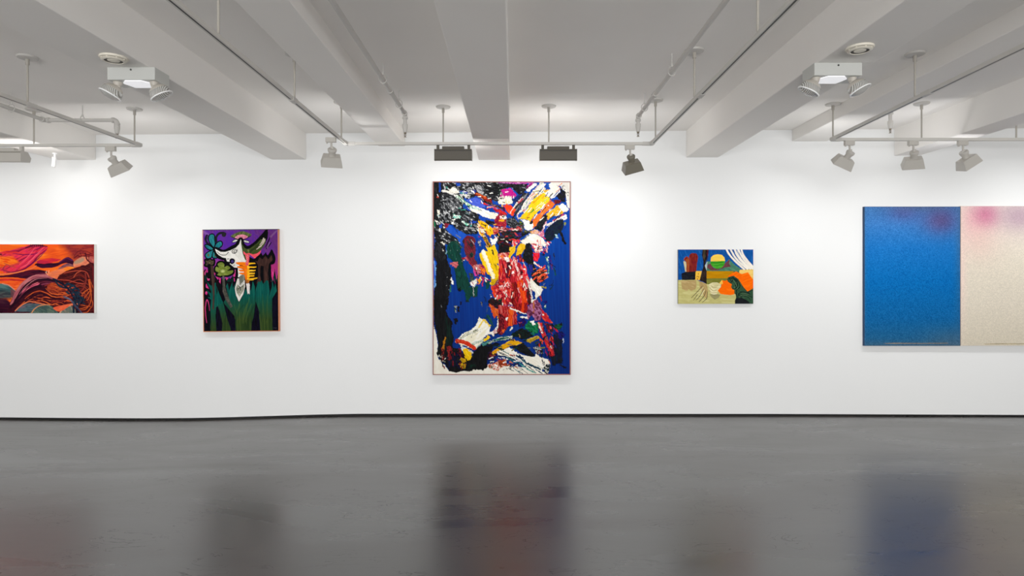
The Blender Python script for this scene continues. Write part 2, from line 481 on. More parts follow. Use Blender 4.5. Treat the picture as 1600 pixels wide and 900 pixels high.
# ------------------------------------------------------------------ long wall washers
def make_washer(mat, seam, label):
    t = thing('wall_washer', label, 'track light', (0, 0, 0), 'long trough wall washers on the ceiling tracks')
    W = 0.176
    bm = BM()
    # open trough facing the wall (+y): outer then inner skin
    prof = [(-0.050, -0.048), (-0.056, -0.056), (-0.056, -0.060), (-0.052, -0.062), (-0.050, -0.150), (-0.040, -0.156), (0.060, -0.140), (0.060, -0.134), (-0.036, -0.148), (-0.044, -0.142), (-0.044, -0.056), (0.035, -0.056), (0.035, -0.048)]
    add_prism(bm, prof, -W, W)
    obj('trough', bm, mat, t)
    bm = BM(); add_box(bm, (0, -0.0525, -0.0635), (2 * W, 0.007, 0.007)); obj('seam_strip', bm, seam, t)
    cap = [(-0.052, -0.047), (-0.052, -0.155), (-0.040, -0.159), (0.064, -0.142), (0.078, -0.10), (0.037, -0.047)]
    for s in (-1, 1):
        bm = BM(); add_prism(bm, cap, s * W - 0.002, s * W + 0.002); obj('end_cap', bm, mat, t)
        bm = BM(); add_box(bm, (s * 0.148, 0, -0.024), (0.026, 0.034, 0.048), 0.003); obj('track_adapter', bm, mat, t)
    bm = BM(); add_box(bm, (0, -0.010, -0.034), (0.21, 0.06, 0.030), 0.003); obj('ballast_box', bm, mat, t)
    bm = BM(); add_tube(bm, (-W + 0.01, 0.0, -0.10), (W - 0.01, 0.0, -0.10), 0.013, seg=16); obj('lamp_tube', bm, M_TUBE, t, True)
    return t


w1 = make_washer(M_WASHER_SHADED, M_TAUPED, 'wall washer trough toned dark as if backlit, above the left edge of the tall painting')
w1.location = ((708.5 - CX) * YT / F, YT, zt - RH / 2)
w2 = dup(w1, ((872 - CX) * YT / F, YT, zt - RH / 2), 'wall washer trough toned dark as if backlit, above the right edge of the tall painting')
w3 = make_washer(M_LAMP, M_LAMP_SHADED, 'pale grey wall washer trough cut off by the left edge of the photo')
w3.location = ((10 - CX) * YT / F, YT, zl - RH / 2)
for w, pw in ((w1, 1.0), (w2, 1.0), (w3, 0.9)):
    LIGHTS.append((Vector(w.location) + Vector((0, 0.085, -0.10)), Vector((0, 0.72, -0.70)), pw, 0.30, 0.035))

# ------------------------------------------------------------------ sprinkler pipes
def hanger(parent, o0, p, zc, along):
    """threaded rod and ring round a pipe at p"""
    bm = BM(); p = Vector(p)
    add_tube(bm, p + Vector((0, 0, 0.045)) - o0, Vector((p.x, p.y, zc)) - o0, 0.0045, seg=10)
    add_tube(bm, p + Vector((0, 0, 0.036)) - o0, p + Vector((0, 0, 0.055)) - o0, 0.009, seg=10)
    R = Matrix.Rotation(H, 4, 'X') if along == 'y' else Matrix.Rotation(H, 4, 'Y')
    S = Matrix.Diagonal((0.85, 1.0, 1.0, 1)) if along == 'y' else Matrix.Diagonal((1.0, 0.85, 1, 1))
    add_torus(bm, 0.034, 0.004, Matrix.Translation(p + Vector((0, 0, 0.006)) - o0) @ R @ S, 28, 8)
    obj('pipe_hanger', bm, M_PIPE, parent, True)


def elbow(bm, p, d0, d1, r=0.021, R=0.03):
    """quarter bend entering along d0 leaving along d1, corner at p"""
    d0 = Vector(d0); d1 = Vector(d1)
    c = p - d0 * R + d1 * R
    prev = None; rings = []
    for i in range(9):
        a = H * i / 8
        q = c + (-d1) * R * math.cos(a) + d0 * R * math.sin(a)
        tn = (d1 * R * math.sin(a) + d0 * R * math.cos(a)).normalized()
        n = d0.cross(d1).normalized(); u = tn.cross(n)
        rings.append([bm.verts.new(q + (n * math.cos(2 * math.pi * k / 16) + u * math.sin(2 * math.pi * k / 16)) * r) for k in range(16)])
    fs = []
    for A_, B_ in zip(rings, rings[1:]):
        for k in range(16): fs.append(bm.faces.new((A_[k], B_[k], B_[(k + 1) % 16], A_[(k + 1) % 16])))
    fs.append(bm.faces.new(rings[0])); fs.append(bm.faces.new(rings[-1]))
    bmesh.ops.recalc_face_normals(bm, faces=fs)
    add_tube(bm, p - d0 * (R + 0.016), p - d0 * R * 0.9, r + 0.005, seg=18)
    add_tube(bm, p + d1 * R * 0.9, p + d1 * (R + 0.016), r + 0.005, seg=18)


def sprinkler_head(parent, p):
    """pendent head below p"""
    bm = BM()
    add_lathe(bm, [(0, 0), (0.012, 0), (0.012, -0.012), (0.008, -0.016), (0, -0.016)], 16, Matrix.Translation(p))
    for s in (-1, 1):
        add_tube(bm, p + Vector((s * 0.008, 0, -0.014)), p + Vector((s * 0.011, 0, -0.026)), 0.0022, seg=8)
        add_tube(bm, p + Vector((s * 0.011, 0, -0.026)), p + Vector((s * 0.002, 0, -0.042)), 0.0022, seg=8)
    add_lathe(bm, [(0, -0.040), (0.014, -0.042), (0.014, -0.0445), (0, -0.0445)], 16, Matrix.Translation(p))
    h = obj('sprinkler_head', bm, M_BRASS, parent, True)
    bm = BM(); add_tube(bm, p + Vector((0, 0, -0.016)), p + Vector((0, 0, -0.040)), 0.0035, seg=10); obj('bulb', bm, M_BULB, h, True)


def drop(bm, p, z1):
    """vertical stub from p down to z1 with collar and reducer"""
    add_tube(bm, p, Vector((p.x, p.y, z1 + 0.03)), 0.017, seg=18)
    add_tube(bm, Vector((p.x, p.y, z1 + 0.075)), Vector((p.x, p.y, z1 + 0.045)), 0.025, seg=18)
    add_tube(bm, Vector((p.x, p.y, z1 + 0.045)), Vector((p.x, p.y, z1)), 0.024, 0.016, seg=18)


def pipe_along(label, x, yend, z, zdrop, hangs, coup):
    t = thing('sprinkler_pipe', label, 'pipe', (x, yend, z), 'painted sprinkler pipes under the ceiling'); o0 = Vector(t.location)
    bm = BM()
    add_tube(bm, (0, -0.04, 0), (0, -3.5 - yend, 0), 0.017, seg=18)
    for y in coup:
        add_tube(bm, (0, y - 0.03 - yend, 0), (0, y + 0.03 - yend, 0), 0.023, seg=18)
    obj('pipe', bm, M_PIPE, t, True)
    bm = BM(); elbow(bm, Vector((0, 0, 0)), (0, 1, 0), (0, 0, -1)); obj('elbow', bm, M_PIPE, t, True)
    bm = BM(); drop(bm, Vector((0, 0, -0.04)), zdrop - z); obj('drop_pipe', bm, M_PIPE, t, True)
    sprinkler_head(t, Vector((0, 0, zdrop - z)))
    for y in hangs: hanger(t, o0, (x, y, z), zceil(x), 'y')


pipe_along('white sprinkler pipe running forward left of the central beam, ending in a drop', (633 - CX) * 5.76 / F, 5.76, E + 1.55, E + (CY - 207) * 5.76 / F, (4.78, 5.45), (5.08,))
pipe_along('white sprinkler pipe running forward right of the central beam, ending in a drop', (997 - CX) * 5.87 / F, 5.87, E + 1.555, E + (CY - 206) * 5.87 / F, (4.62, 5.58), (5.18,))
# left pipe: comes forward, turns right along the wall, then drops
Yp = 5.84; zp = E + (CY - 188) * Yp / F; x0 = (70 - CX) * Yp / F; x1 = (183 - CX) * Yp / F
t = thing('sprinkler_pipe', 'white sprinkler pipe at far left that turns along the wall before its drop', 'pipe', (x0, Yp, zp), 'painted sprinkler pipes under the ceiling'); o0 = Vector(t.location)
bm = BM(); add_tube(bm, (0, -0.04, 0), (0, -9, 0), 0.017, seg=18); add_tube(bm, (0.04, 0, 0), (x1 - x0 - 0.04, 0, 0), 0.017, seg=18); obj('pipe', bm, M_PIPE, t, True)
bm = BM(); elbow(bm, Vector((0, 0, 0)), (0, 1, 0), (1, 0, 0)); obj('elbow', bm, M_PIPE, t, True)
bm = BM(); elbow(bm, Vector((x1 - x0, 0, 0)), (1, 0, 0), (0, 0, -1)); obj('elbow', bm, M_PIPE, t, True)
zd = E + (CY - 209) * Yp / F
bm = BM(); drop(bm, Vector((x1 - x0, 0, -0.04)), zd - zp); obj('drop_pipe', bm, M_PIPE, t, True)
sprinkler_head(t, Vector((x1 - x0, 0, zd - zp)))
hanger(t, o0, ((129 - CX) * Yp / F, Yp, zp), zceil(-4), 'x')
hanger(t, o0, (x0, 5.45, zp), zceil(-4.4), 'y')
# right: a single pendent drop straight from the ceiling
Ys = 6.2; xs_ = (1391 - CX) * Ys / F; zc = zceil(xs_); zd = E + (CY - 201) * Ys / F
t = thing('sprinkler_drop', 'short white sprinkler drop behind the right track, pointing straight down', 'sprinkler', (xs_, Ys, zc))
bm = BM(); drop(bm, Vector((0, 0, 0)), zd - zc); add_tube(bm, (0, 0, -0.045), (0, 0, -0.015), 0.027, seg=18); add_tube(bm, (0, 0, -0.01), (0, 0, 0), 0.034, seg=20); obj('drop_pipe', bm, M_PIPE, t, True)
sprinkler_head(t, Vector((0, 0, zd - zc)))

# ------------------------------------------------------------------ emergency lights and detectors on the beams
def make_emergency(label, mirror):
    """origin at top centre of front edge, hangs down; +y away from camera"""
    t = thing('emergency_light', label, 'emergency light', (0, 0, 0), 'twin-head emergency lights under the beams')
    W, D, Hh = 0.305, 0.17, 0.082
    bm = BM(); add_box(bm, (0, D / 2, -Hh / 2), (W, D, Hh), 0.004); obj('housing', bm, M_BOX, t)
    bm = BM()
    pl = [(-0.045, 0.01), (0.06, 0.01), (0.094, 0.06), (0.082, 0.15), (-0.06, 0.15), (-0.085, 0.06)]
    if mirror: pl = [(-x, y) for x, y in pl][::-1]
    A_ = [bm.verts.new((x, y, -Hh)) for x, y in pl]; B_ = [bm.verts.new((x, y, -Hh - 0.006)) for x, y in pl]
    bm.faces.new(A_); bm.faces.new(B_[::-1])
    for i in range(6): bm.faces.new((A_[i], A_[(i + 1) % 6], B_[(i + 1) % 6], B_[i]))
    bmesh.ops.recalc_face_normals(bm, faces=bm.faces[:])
    obj('cover_plate', bm, M_PLATE_GLOW, t)['label'] = 'white underside plate with added glow'
    bm = BM(); add_tube(bm, (0, -0.003, -0.018), (0, 0.004, -0.018), 0.006, seg=12); obj('screw', bm, M_SCREW, t)
    for s in (-1, 1):
        d = Vector((s * 0.44, -0.22 if (s < 0) != mirror else 0.14, -0.87)).normalized()
        piv = Vector((s * 0.118, 0.055, -Hh))
        bm = BM(); add_tube(bm, piv, piv + Vector((0, 0, -0.022)), 0.028, 0.022, seg=20); add_lathe(bm, [(0, 0.02), (0.014, 0.014), (0.02, 0), (0.014, -0.014), (0, -0.02)], 18, Matrix.Translation(piv + Vector((0, 0, -0.026))))
        obj('swivel_mount', bm, M_BEIGE, t, True)
        q = Vector((0, 0, -1)).rotation_difference(d).to_matrix().to_4x4()
        Mx = Matrix.Translation(piv + Vector((s * 0.010, 0, -0.022))) @ q @ Matrix.Diagonal((1.0, 0.86, 1, 1))
        bm = BM(); add_lathe(bm, [(0, 0.0), (0.03, -0.002), (0.05, -0.014), (0.062, -0.030), (0.058, -0.030), (0, -0.012)], 36, Mx)
        hd = obj('lamp_head', bm, M_BEIGE, t, True)
        bm = BM(); add_lathe(bm, [(0, -0.094), (0.03, -0.090), (0.052, -0.081), (0.068, -0.071), (0.0685, -0.056), (0.061, -0.029), (0.0, -0.024)], 36, Mx); obj('lens', bm, M_LENS, hd, True)
        bm = BM(); add_torus(bm, 0.0695, 0.0042, Mx @ Matrix.Translation((0, 0, -0.072)), 40, 8); obj('rim', bm, M_WHITE, hd, True)
    return t


zb2 = E + (CY - 249.5) * YW / F; zb5 = E + (CY - 246) * YW / F
Ye = (zb2 - E) * F / (CY - 104.5)
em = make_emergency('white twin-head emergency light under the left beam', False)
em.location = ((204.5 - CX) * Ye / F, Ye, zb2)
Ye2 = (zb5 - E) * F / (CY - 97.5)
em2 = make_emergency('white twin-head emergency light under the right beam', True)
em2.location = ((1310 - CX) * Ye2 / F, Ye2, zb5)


def make_detector(label):
    t = thing('smoke_detector', label, 'smoke detector', (0, 0, 0), 'round smoke detectors under the beams')
    t.scale = (1, 1, 0.62)
    bm = BM(); add_lathe(bm, [(0, 0), (0.076, 0), (0.078, -0.006), (0.076, -0.016), (0.07, -0.02), (0, -0.02)], 48); obj('base', bm, M_DET, t, True)
    bm = BM(); add_lathe(bm, [(0.062, -0.0205), (0.062, -0.03), (0, -0.03)], 40); obj('chamber', bm, M_DETD, t, True)
    bm = BM(); add_lathe(bm, [(0.066, -0.026), (0.068, -0.031), (0.060, -0.038), (0.052, -0.040), (0.05, -0.036), (0.058, -0.030), (0.066, -0.026)], 48)
    for k in range(8):
        a = k * math.pi / 4; add_box(bm, (0.062 * math.cos(a), 0.062 * math.sin(a), -0.025), (0.01, 0.006, 0.014), 0, Matrix.Rotation(a, 4, 'Z'))
    obj('vent_ring', bm, M_DET, t, True)
    bm = BM(); add_lathe(bm, [(0.034, -0.030), (0.032, -0.037), (0.02, -0.041), (0, -0.042)], 32); obj('sensor_cap', bm, M_DET, t, True)
    return t


Yd = (zb2 - E) * F / (CY - 89.5)
dt = make_detector('round cream smoke detector beside the left emergency light')
dt.location = ((177.5 - CX) * Yd / F, Yd, zb2)
Yd2 = (zb5 - E) * F / (CY - 74)
dup(dt, ((1343.5 - CX) * Yd2 / F, Yd2, zb5), 'round cream smoke detector beside the right emergency light')

# little white spot under the far-left beam
zb1 = E + (CY - 250) * YW / F; Ym = (zb1 - E) * F / (CY - 239)
t = thing('mini_spotlight', 'tiny bright white spotlight under the far-left beam close to the wall', 'spotlight', ((85.5 - CX) * Ym / F, Ym, zb1))
bm = BM(); add_tube(bm, (0, 0, 0), (0, 0, -0.012), 0.022, seg=20); add_tube(bm, (0, 0, -0.01), (0, 0, -0.065), 0.010, seg=14); add_box(bm, (0, 0, -0.062), (0.03, 0.02, 0.02), 0.003); obj('bracket', bm, M_WHITE, t, True)
d = Vector((-0.32, 0.35, -0.88)).normalized(); p = Vector((-0.004, -0.004, -0.062))
bm = BM(); add_tube(bm, p - d * 0.02, p + d * 0.085, 0.019, seg=20); obj('lamp_barrel', bm, M_WHITE, t, True)
bm = BM(); add_tube(bm, p + d * 0.085, p + d * 0.089, 0.016, seg=20); obj('lens', bm, M_DETD, t)

# ------------------------------------------------------------------ paintings
def _hash(ix, iy, seed):
    h = (ix.astype(np.int64) * 374761393 + iy.astype(np.int64) * 668265263 + seed * 1274126177) & 0xFFFFFFFF
    h = ((h ^ (h >> 13)) * 1274126177) & 0xFFFFFFFF
    return ((h ^ (h >> 16)) & 0xFFFF) / 65535.0


def vnoise(u, v, seed):
    iu = np.floor(u); iv = np.floor(v); fu = u - iu; fv = v - iv
    fu = fu * fu * (3 - 2 * fu); fv = fv * fv * (3 - 2 * fv)
    a = _hash(iu, iv, seed); b = _hash(iu + 1, iv, seed); c = _hash(iu, iv + 1, seed); d = _hash(iu + 1, iv + 1, seed)
    return (a * (1 - fu) + b * fu) * (1 - fv) + (c * (1 - fu) + d * fu) * fv


def fbm(u, v, seed, octv=3):
    s = 0; a = 0.55; t = 0
    for i in range(octv):
        s = s + a * vnoise(u * 2 ** i, v * 2 ** i, seed + 17 * i); t += a; a *= 0.55
    return s / t


def parse(s):
    return [tuple(float(q) for q in p.split(',')) for p in s.split()]


def smooth_closed(p, n=6):
    out = []; m = len(p)
    for i in range(m):
        p0, p1, p2, p3 = (np.array(p[(i + k) % m]) for k in (-1, 0, 1, 2))
        for j in range(n):
            t = j / n
            out.append(tuple(0.5 * (2 * p1 + (p2 - p0) * t + (2 * p0 - 5 * p1 + 4 * p2 - p3) * t * t + (3 * p1 - p0 - 3 * p2 + p3) * t ** 3)))
    return out


def smooth_open(p, n=8):
    if len(p) < 3: return p
    q = [p[0]] + list(p) + [p[-1]]; out = []
    for i in range(1, len(q) - 2):
        p0, p1, p2, p3 = (np.array(q[i + k]) for k in (-1, 0, 1, 2))
        for j in range(n):
            t = j / n
            out.append(tuple(0.5 * (2 * p1 + (p2 - p0) * t + (2 * p0 - 5 * p1 + 4 * p2 - p3) * t * t + (3 * p1 - p0 - 3 * p2 + p3) * t ** 3)))
    return out + [tuple(p[-1])]


class Canvas:
    """paint laid down stroke by stroke on a fine grid of points"""
    def __init__(s, x0, y0, x1, y1, k, seed):
        s.x0, s.y0, s.x1, s.y1 = x0, y0, x1, y1
        s.w = int(round((x1 - x0) * k)) + 1; s.h = int(round((y1 - y0) * k)) + 1
        s.k = (s.w - 1) / (x1 - x0)
        s.X, s.Y = np.meshgrid(np.linspace(x0, x1, s.w), np.linspace(y0, y1, s.h))
        s.C = np.zeros((s.h, s.w, 3)); s.H = np.zeros((s.h, s.w)); s.seed = seed * 1000; s.n = 0
        s.ox = s.oy = 0.0; s.sc = 1.0
        s.warp = 0.0; s.ws = 3.0

    def tile(s, ox, oy, sc): s.ox, s.oy, s.sc = ox, oy, sc

    def conv(s, p):
        if isinstance(p, str): p = parse(p)
        return [(s.ox + a / s.sc, s.oy + b / s.sc) for a, b in p]

    def win(s, xs, ys, m):
        i0 = max(0, int((min(xs) - m - s.x0) * s.k)); i1 = min(s.w, int((max(xs) + m - s.x0) * s.k) + 2)
        j0 = max(0, int((min(ys) - m - s.y0) * s.k)); j1 = min(s.h, int((max(ys) + m - s.y0) * s.k) + 2)
        if i1 <= i0 or j1 <= j0: return None
        return (slice(j0, j1), slice(i0, i1))

    def coords(s, sl, warp):
        X = s.X[sl]; Y = s.Y[sl]
        if warp:
            X2 = X + warp * 2 * (fbm(X / s.ws, Y / s.ws, s.seed + s.n, 2) - 0.5)
            Y2 = Y + warp * 2 * (fbm(X / s.ws + 40, Y / s.ws, s.seed + s.n + 5, 2) - 0.5)
            return X2, Y2
        return X, Y

    def colour(s, X, Y, cols, ang, sx, sy, soft):
        cols = np.array(cols, float) / 255.0
        if cols.ndim == 1: cols = cols[None]
        n = len(cols)
        if n == 1: return np.broadcast_to(cols[0], X.shape + (3,)).copy(), np.zeros(X.shape)
        a = math.radians(ang); u = X * math.cos(a) + Y * math.sin(a); v = -X * math.sin(a) + Y * math.cos(a)
        q = fbm(u / sx, v / sy, s.seed + s.n * 3 + 1, 3)
        q = np.clip((q - 0.5) * 1.9 + 0.5, 0, 0.9999) * n
        i = np.floor(q).astype(int); f = q - i
        if not soft:
            q2 = np.clip(q - 0.5, 0, n - 1); i = np.floor(q2).astype(int); f = np.clip((q2 - i - 0.5) * 2.4 + 0.5, 0, 1)[..., None]
            j = np.minimum(i + 1, n - 1)
            return cols[i] * (1 - f) + cols[j] * f, q / n
        else:
            q2 = np.clip(q - 0.5, 0, n - 1); i = np.floor(q2).astype(int); f = (q2 - i)[..., None]
            j = np.minimum(i + 1, n - 1)
            return cols[i] * (1 - f) + cols[j] * f, q / n

    def put(s, sl, m, X, Y, cols, ang, sx, sy, soft, h):
        c, q = s.colour(X, Y, cols, ang, sx, sy, soft)
        m3 = m[..., None]
        s.C[sl] = s.C[sl] * (1 - m3) + c * m3
        if h: s.H[sl] = s.H[sl] * (1 - m * 0.6) + m * h * (0.35 + 0.65 * q + 0.35 * (fbm(X / 1.3, Y / 1.3, s.seed + 9, 2) - 0.5))

    def poly(s, pts, cols, ang=0, sx=6, sy=1.5, soft=False, warp=None, h=0.0, sm=False, feather=0.0, fade=None):
        s.n += 1
        p = s.conv(pts)
        if sm: p = smooth_closed(p)
        warp = s.warp if warp is None else warp
        sl = s.win([a for a, b in p], [b for a, b in p], warp + feather * 2 + 1)
        if sl is None: return
        X, Y = s.coords(sl, warp)
        ins = np.zeros(X.shape, bool)
        dmin = np.full(X.shape, 1e9) 
        aa = 0.5 / s.k
        for (xa, ya), (xb, yb) in zip(p, p[1:] + p[:1]):
            if ya != yb:
                c = ((ya > Y) != (yb > Y)) & (X < (xb - xa) * (Y - ya) / (yb - ya) + xa); ins ^= c
            dx, dy = xb - xa, yb - ya; L = dx * dx + dy * dy + 1e-9
            t = np.clip(((X - xa) * dx + (Y - ya) * dy) / L, 0, 1)
            dmin = np.minimum(dmin, (X - xa - t * dx) ** 2 + (Y - ya - t * dy) ** 2)
        d = np.sqrt(dmin) * np.where(ins, 1, -1)
        fw = max(aa, feather)
        m = np.clip(d / fw * 0.5 + 0.5, 0, 1)
        if fade is not None: m = m * fade
        s.put(sl, m, s.X[sl], s.Y[sl], cols, ang, sx, sy, soft, h)

    def stroke(s, pts, w, cols, sx=10, sy=0.8, soft=False, warp=None, h=0.0, sm=True, taper=0.0, rag=0.0, feather=0.0, fade=1.0):
        """brush mark along a path; colour streaks run with the path; w in tile units"""
        s.n += 1
        p = s.conv(pts)
        if sm: p = smooth_open(p)
        w = w / s.sc * 0.5
        warp = s.warp if warp is None else warp
        sl = s.win([a for a, b in p], [b for a, b in p], w + warp + 1 + feather)
        if sl is None: return
        X, Y = s.coords(sl, warp)
        best = np.full(X.shape, 1e9); U = np.zeros(X.shape); V = np.zeros(X.shape); acc = 0.0
        tot = sum(math.hypot(b[0] - a[0], b[1] - a[1]) for a, b in zip(p, p[1:])) + 1e-6
        for (xa, ya), (xb, yb) in zip(p, p[1:]):
            dx, dy = xb - xa, yb - ya; L = math.hypot(dx, dy) + 1e-9
            t = np.clip(((X - xa) * dx + (Y - ya) * dy) / L / L, 0, 1)
            d = (X - xa - t * dx) ** 2 + (Y - ya - t * dy) ** 2
            k = d < best
            best = np.where(k, d, best); U = np.where(k, acc + t * L, U); V = np.where(k, ((X - xa) * -dy + (Y - ya) * dx) / L, V); acc += L
        d = np.sqrt(best)
        ww = w
        if taper: ww = w * (1 - taper * np.clip(np.abs(U / tot * 2 - 1), 0, 1) ** 2)
        elif taper == 0: pass
        if rag: ww = ww * (1 - rag * vnoise(U / 9.0 + 3, V / 0.7, s.seed + s.n)) 
        fw = max(0.5 / s.k, feather)
        m = np.clip((ww - d) / fw * 0.5 + 0.5, 0, 1) * fade
        s.put(sl, m, U, V, cols, 0, sx, sy, soft, h)

    def blob(s, x, y, rx, ry, cols, **kw):
        s.poly([(x + rx * math.cos(2 * math.pi * i / 20), y + ry * math.sin(2 * math.pi * i / 20)) for i in range(20)], cols, **kw)

    def spray(s, x, y, rx, ry, col, amt):
        """soft sprayed cloud, tile units"""
        (cx, cy), = s.conv([(x, y)]); rx /= s.sc; ry /= s.sc
        m = amt * np.exp(-(((s.X - cx) / rx) ** 2 + ((s.Y - cy) / ry) ** 2))
        m = np.clip(m, 0, 1)[..., None]
        s.C = s.C * (1 - m) + np.array(col) / 255.0 * m

    def specks(s, n, box, cols, rmin, rmax, h=0.0, rnd=random):
        for _ in range(n):
            x = rnd.uniform(box[0], box[2]); y = rnd.uniform(box[1], box[3]); r = rnd.uniform(rmin, rmax); a = rnd.uniform(0, 6.28)
            dx, dy = math.cos(a) * r, math.sin(a) * r
            s.stroke([(x - dx, y - dy), (x + dx, y + dy)], r * rnd.uniform(0.5, 1.2), rnd.choice(cols), h=h, sm=False, warp=0.5)

    def mesh(s, name, mat, Y, parent, relief=0.0, o0=None, roll=0.0):
        scale = Y / F
        x = (s.X - CX) * scale - o0.x; z = E + (CY - s.Y) * scale - o0.z
        y = np.full_like(x, Y - o0.y) - s.H * relief
        if roll:
            c, sn = math.cos(roll), math.sin(roll); x, z = x * c - z * sn, x * sn + z * c
        co_ = np.stack([x, y, z], -1).reshape(-1, 3).astype(np.float32)
        me = bpy.data.meshes.new(name)
        w, h = s.w, s.h
        me.vertices.add(w * h); me.vertices.foreach_set('co', co_.ravel())
        idx = np.arange(w * h).reshape(h, w)
        q = np.stack([idx[:-1, :-1], idx[1:, :-1], idx[1:, 1:], idx[:-1, 1:]], -1).reshape(-1, 4)
        nq = len(q)
        me.loops.add(nq * 4); me.loops.foreach_set('vertex_index', q.ravel().astype(np.int32))
        me.polygons.add(nq); me.polygons.foreach_set('loop_start', np.arange(0, nq * 4, 4, dtype=np.int32))
        me.update(calc_edges=True)
        at = me.attributes.new('paint', 'FLOAT_COLOR', 'POINT')
        c = np.clip(s.C, 0, 1); c = np.where(c <= 0.04045, c / 12.92, ((c + 0.055) / 1.055) ** 2.4) ** GAM
        rgba = np.ones((w * h, 4), np.float32); rgba[:, :3] = c.reshape(-1, 3)
        at.data.foreach_set('color', rgba.ravel())
        me.materials.append(mat); me.shade_smooth()
        o = bpy.data.objects.new(name, me); COL.objects.link(o)
        if parent: o.parent = parent
        return o


K = (17, 17, 19); K2 = (30, 31, 34); DG = (52, 54, 58); GR = (120, 122, 126); LG = (190, 190, 190); CR = (232, 226, 212); WH = (240, 237, 230)
MARB = [K, K, K2, K, DG, K, K2, DG, GR, K2, LG]
MARBD = [K, K, K2, K, K2, DG, K, K, GR]


# ---- tall abstract
def paint_tall():
    c = Canvas(677.6, 284.8, 890.2, 584.4, 2.6, 1)
    c.warp = 1.45; c.ws = 2.3
    c.poly([(660, 270), (910, 270), (910, 600), (660, 600)], [(0, 62, 150), (2, 68, 158), (6, 74, 166)], 88, 60, 2, True, 0)
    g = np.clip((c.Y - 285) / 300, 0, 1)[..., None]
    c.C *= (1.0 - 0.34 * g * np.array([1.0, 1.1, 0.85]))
    A = lambda: c.tile(670, 280, 9); B = lambda: c.tile(780, 280, 9); C_ = lambda: c.tile(670, 375, 9)
    D = lambda: c.tile(780, 375, 9); E_ = lambda: c.tile(670, 470, 7.5); F_ = lambda: c.tile(780, 470, 7.5)
    # bare canvas
    B(); c.poly('720,30 1020,30 1020,410 960,400 930,200 860,100 720,70', [(222, 218, 208), (210, 206, 198)], 50, 6, 3, True)
    E_(); c.poly('40,250 75,340 105,520 95,620 130,710 190,760 240,830 400,800 700,740 900,760 900,900 40,900', [(226, 220, 206), (232, 228, 216)], 90, 8, 4, True)
    F_(); c.poly('-10,760 200,770 350,790 550,840 570,875 -10,875', [(226, 220, 206), (232, 228, 216)], 90, 8, 4, True)
    # upper-left storm of black
    A()
    c.poly('40,30 1090,30 1090,330 1000,330 870,290 790,320 700,200 620,260 540,270 500,250 480,400 560,400 720,520 740,570 690,600 690,770 540,775 440,735 380,700 330,640 290,640 250,680 230,710 300,760 410,850 450,920 90,920 70,700 55,600', MARB, 35, 4.5, 2.2, h=1.0)
    c.poly('60,40 180,40 190,200 150,330 130,560 90,600 60,600', [K, K2, K, DG], 88, 10, 1.2, h=.6)
    c.stroke('155,60 160,180', 34, (25, 60, 140), rag=.5)
    c.poly('200,55 245,55 240,150 215,150', [DG, GR, LG], 85, 4, 1, h=.6)
    c.poly('370,45 430,55 450,90 400,90', (28, 70, 165))
    c.poly('450,50 640,50 650,130 560,150 470,130', [K2, DG, K, GR, LG], 20, 3.4, 2, h=.9)
    c.poly('640,80 720,90 780,190 760,220 680,180', [GR, (165, 165, 168), LG, DG], 60, 3, 1.5, True, h=.8)
    c.poly('780,70 1000,60 1010,200 900,260 800,190', [K, K, K2, DG], 20, 3, 1.2, h=1)
    c.poly('520,140 640,130 660,200 560,210', [GR, LG, DG, (30, 40, 90)], 30, 2, 1.2, h=.8)
    c.poly('430,170 480,160 560,180 520,240 440,210', (40, 62, 150))
    c.poly('620,150 665,150 655,200 610,190', (28, 48, 140))
    c.poly('280,150 350,105 420,150 430,190 380,205 290,180', [CR, WH, (205, 200, 185)], 20, 3, 1.5, True, h=1.2)
    c.stroke('200,165 300,190 410,255', 34, [CR, LG, WH, (150, 165, 150)], h=1.2, rag=.4)
    c.poly('430,225 500,195 545,220 590,235 570,275 520,265 500,240 440,240', [CR, LG, GR, WH], 20, 2, 1.2, h=1.1)
    c.poly('180,300 330,260 470,330 450,440 320,470 280,400', [K, K2, DG, GR, K, LG], 40, 4, 1.8, h=1.1)
    c.poly('150,430 330,430 340,600 180,600', [K, K2, K, DG, GR, LG], 60, 3.6, 1.8, h=1.1)
    c.poly('110,430 160,440 150,500 120,480', CR, h=.8); c.poly('120,490 155,520 150,540 115,510', [WH, (90, 150, 140)])
    c.poly('75,570 150,600 160,640 110,620', [WH, CR, GR], h=.8); c.poly('65,590 95,600 90,670 68,660', (20, 110, 70))
    c.poly('150,690 170,690 170,740 155,735', CR); c.poly('200,670 235,680 220,700', CR)
    c.blob(130, 250, 14, 14, (190, 60, 45)); c.poly('210,620 290,630 250,680 235,690', [(150, 40, 50), (110, 30, 50)])
    c.poly('150,630 190,610 190,690 150,690', (38, 78, 170))
    # blue windows
    c.poly('520,290 640,258 700,265 760,320 800,400 720,400 640,380 560,320', [(66, 86, 190), (80, 100, 205), (55, 76, 180)], 20, 8, 2, True, h=.4)
    c.poly('470,395 560,395 610,450 560,440', (28, 70, 170))
    c.poly('715,505 800,545 940,570 920,610 830,580 810,625 740,580 700,560', (24, 68, 165))
    c.poly('240,690 300,640 350,690 430,730 530,775 500,850 450,930 400,830 300,760', [(26, 76, 175), (34, 84, 185)], 90, 10, 2, True)
    c.poly('560,580 680,590 670,620 590,620', (26, 64, 160))
    c.poly('660,780 760,790 800,900 700,900 690,840', [(24, 70, 168), (20, 60, 150)], 90, 10, 2)
    c.stroke('380,780 440,820', 12, (120, 120, 100))
    # strokes crossing it
    c.stroke('400,240 470,300 540,350 640,390', 46, [(20, 120, 70), (120, 180, 130), WH, (90, 140, 130), (10, 100, 60)], h=1.2, rag=.3)
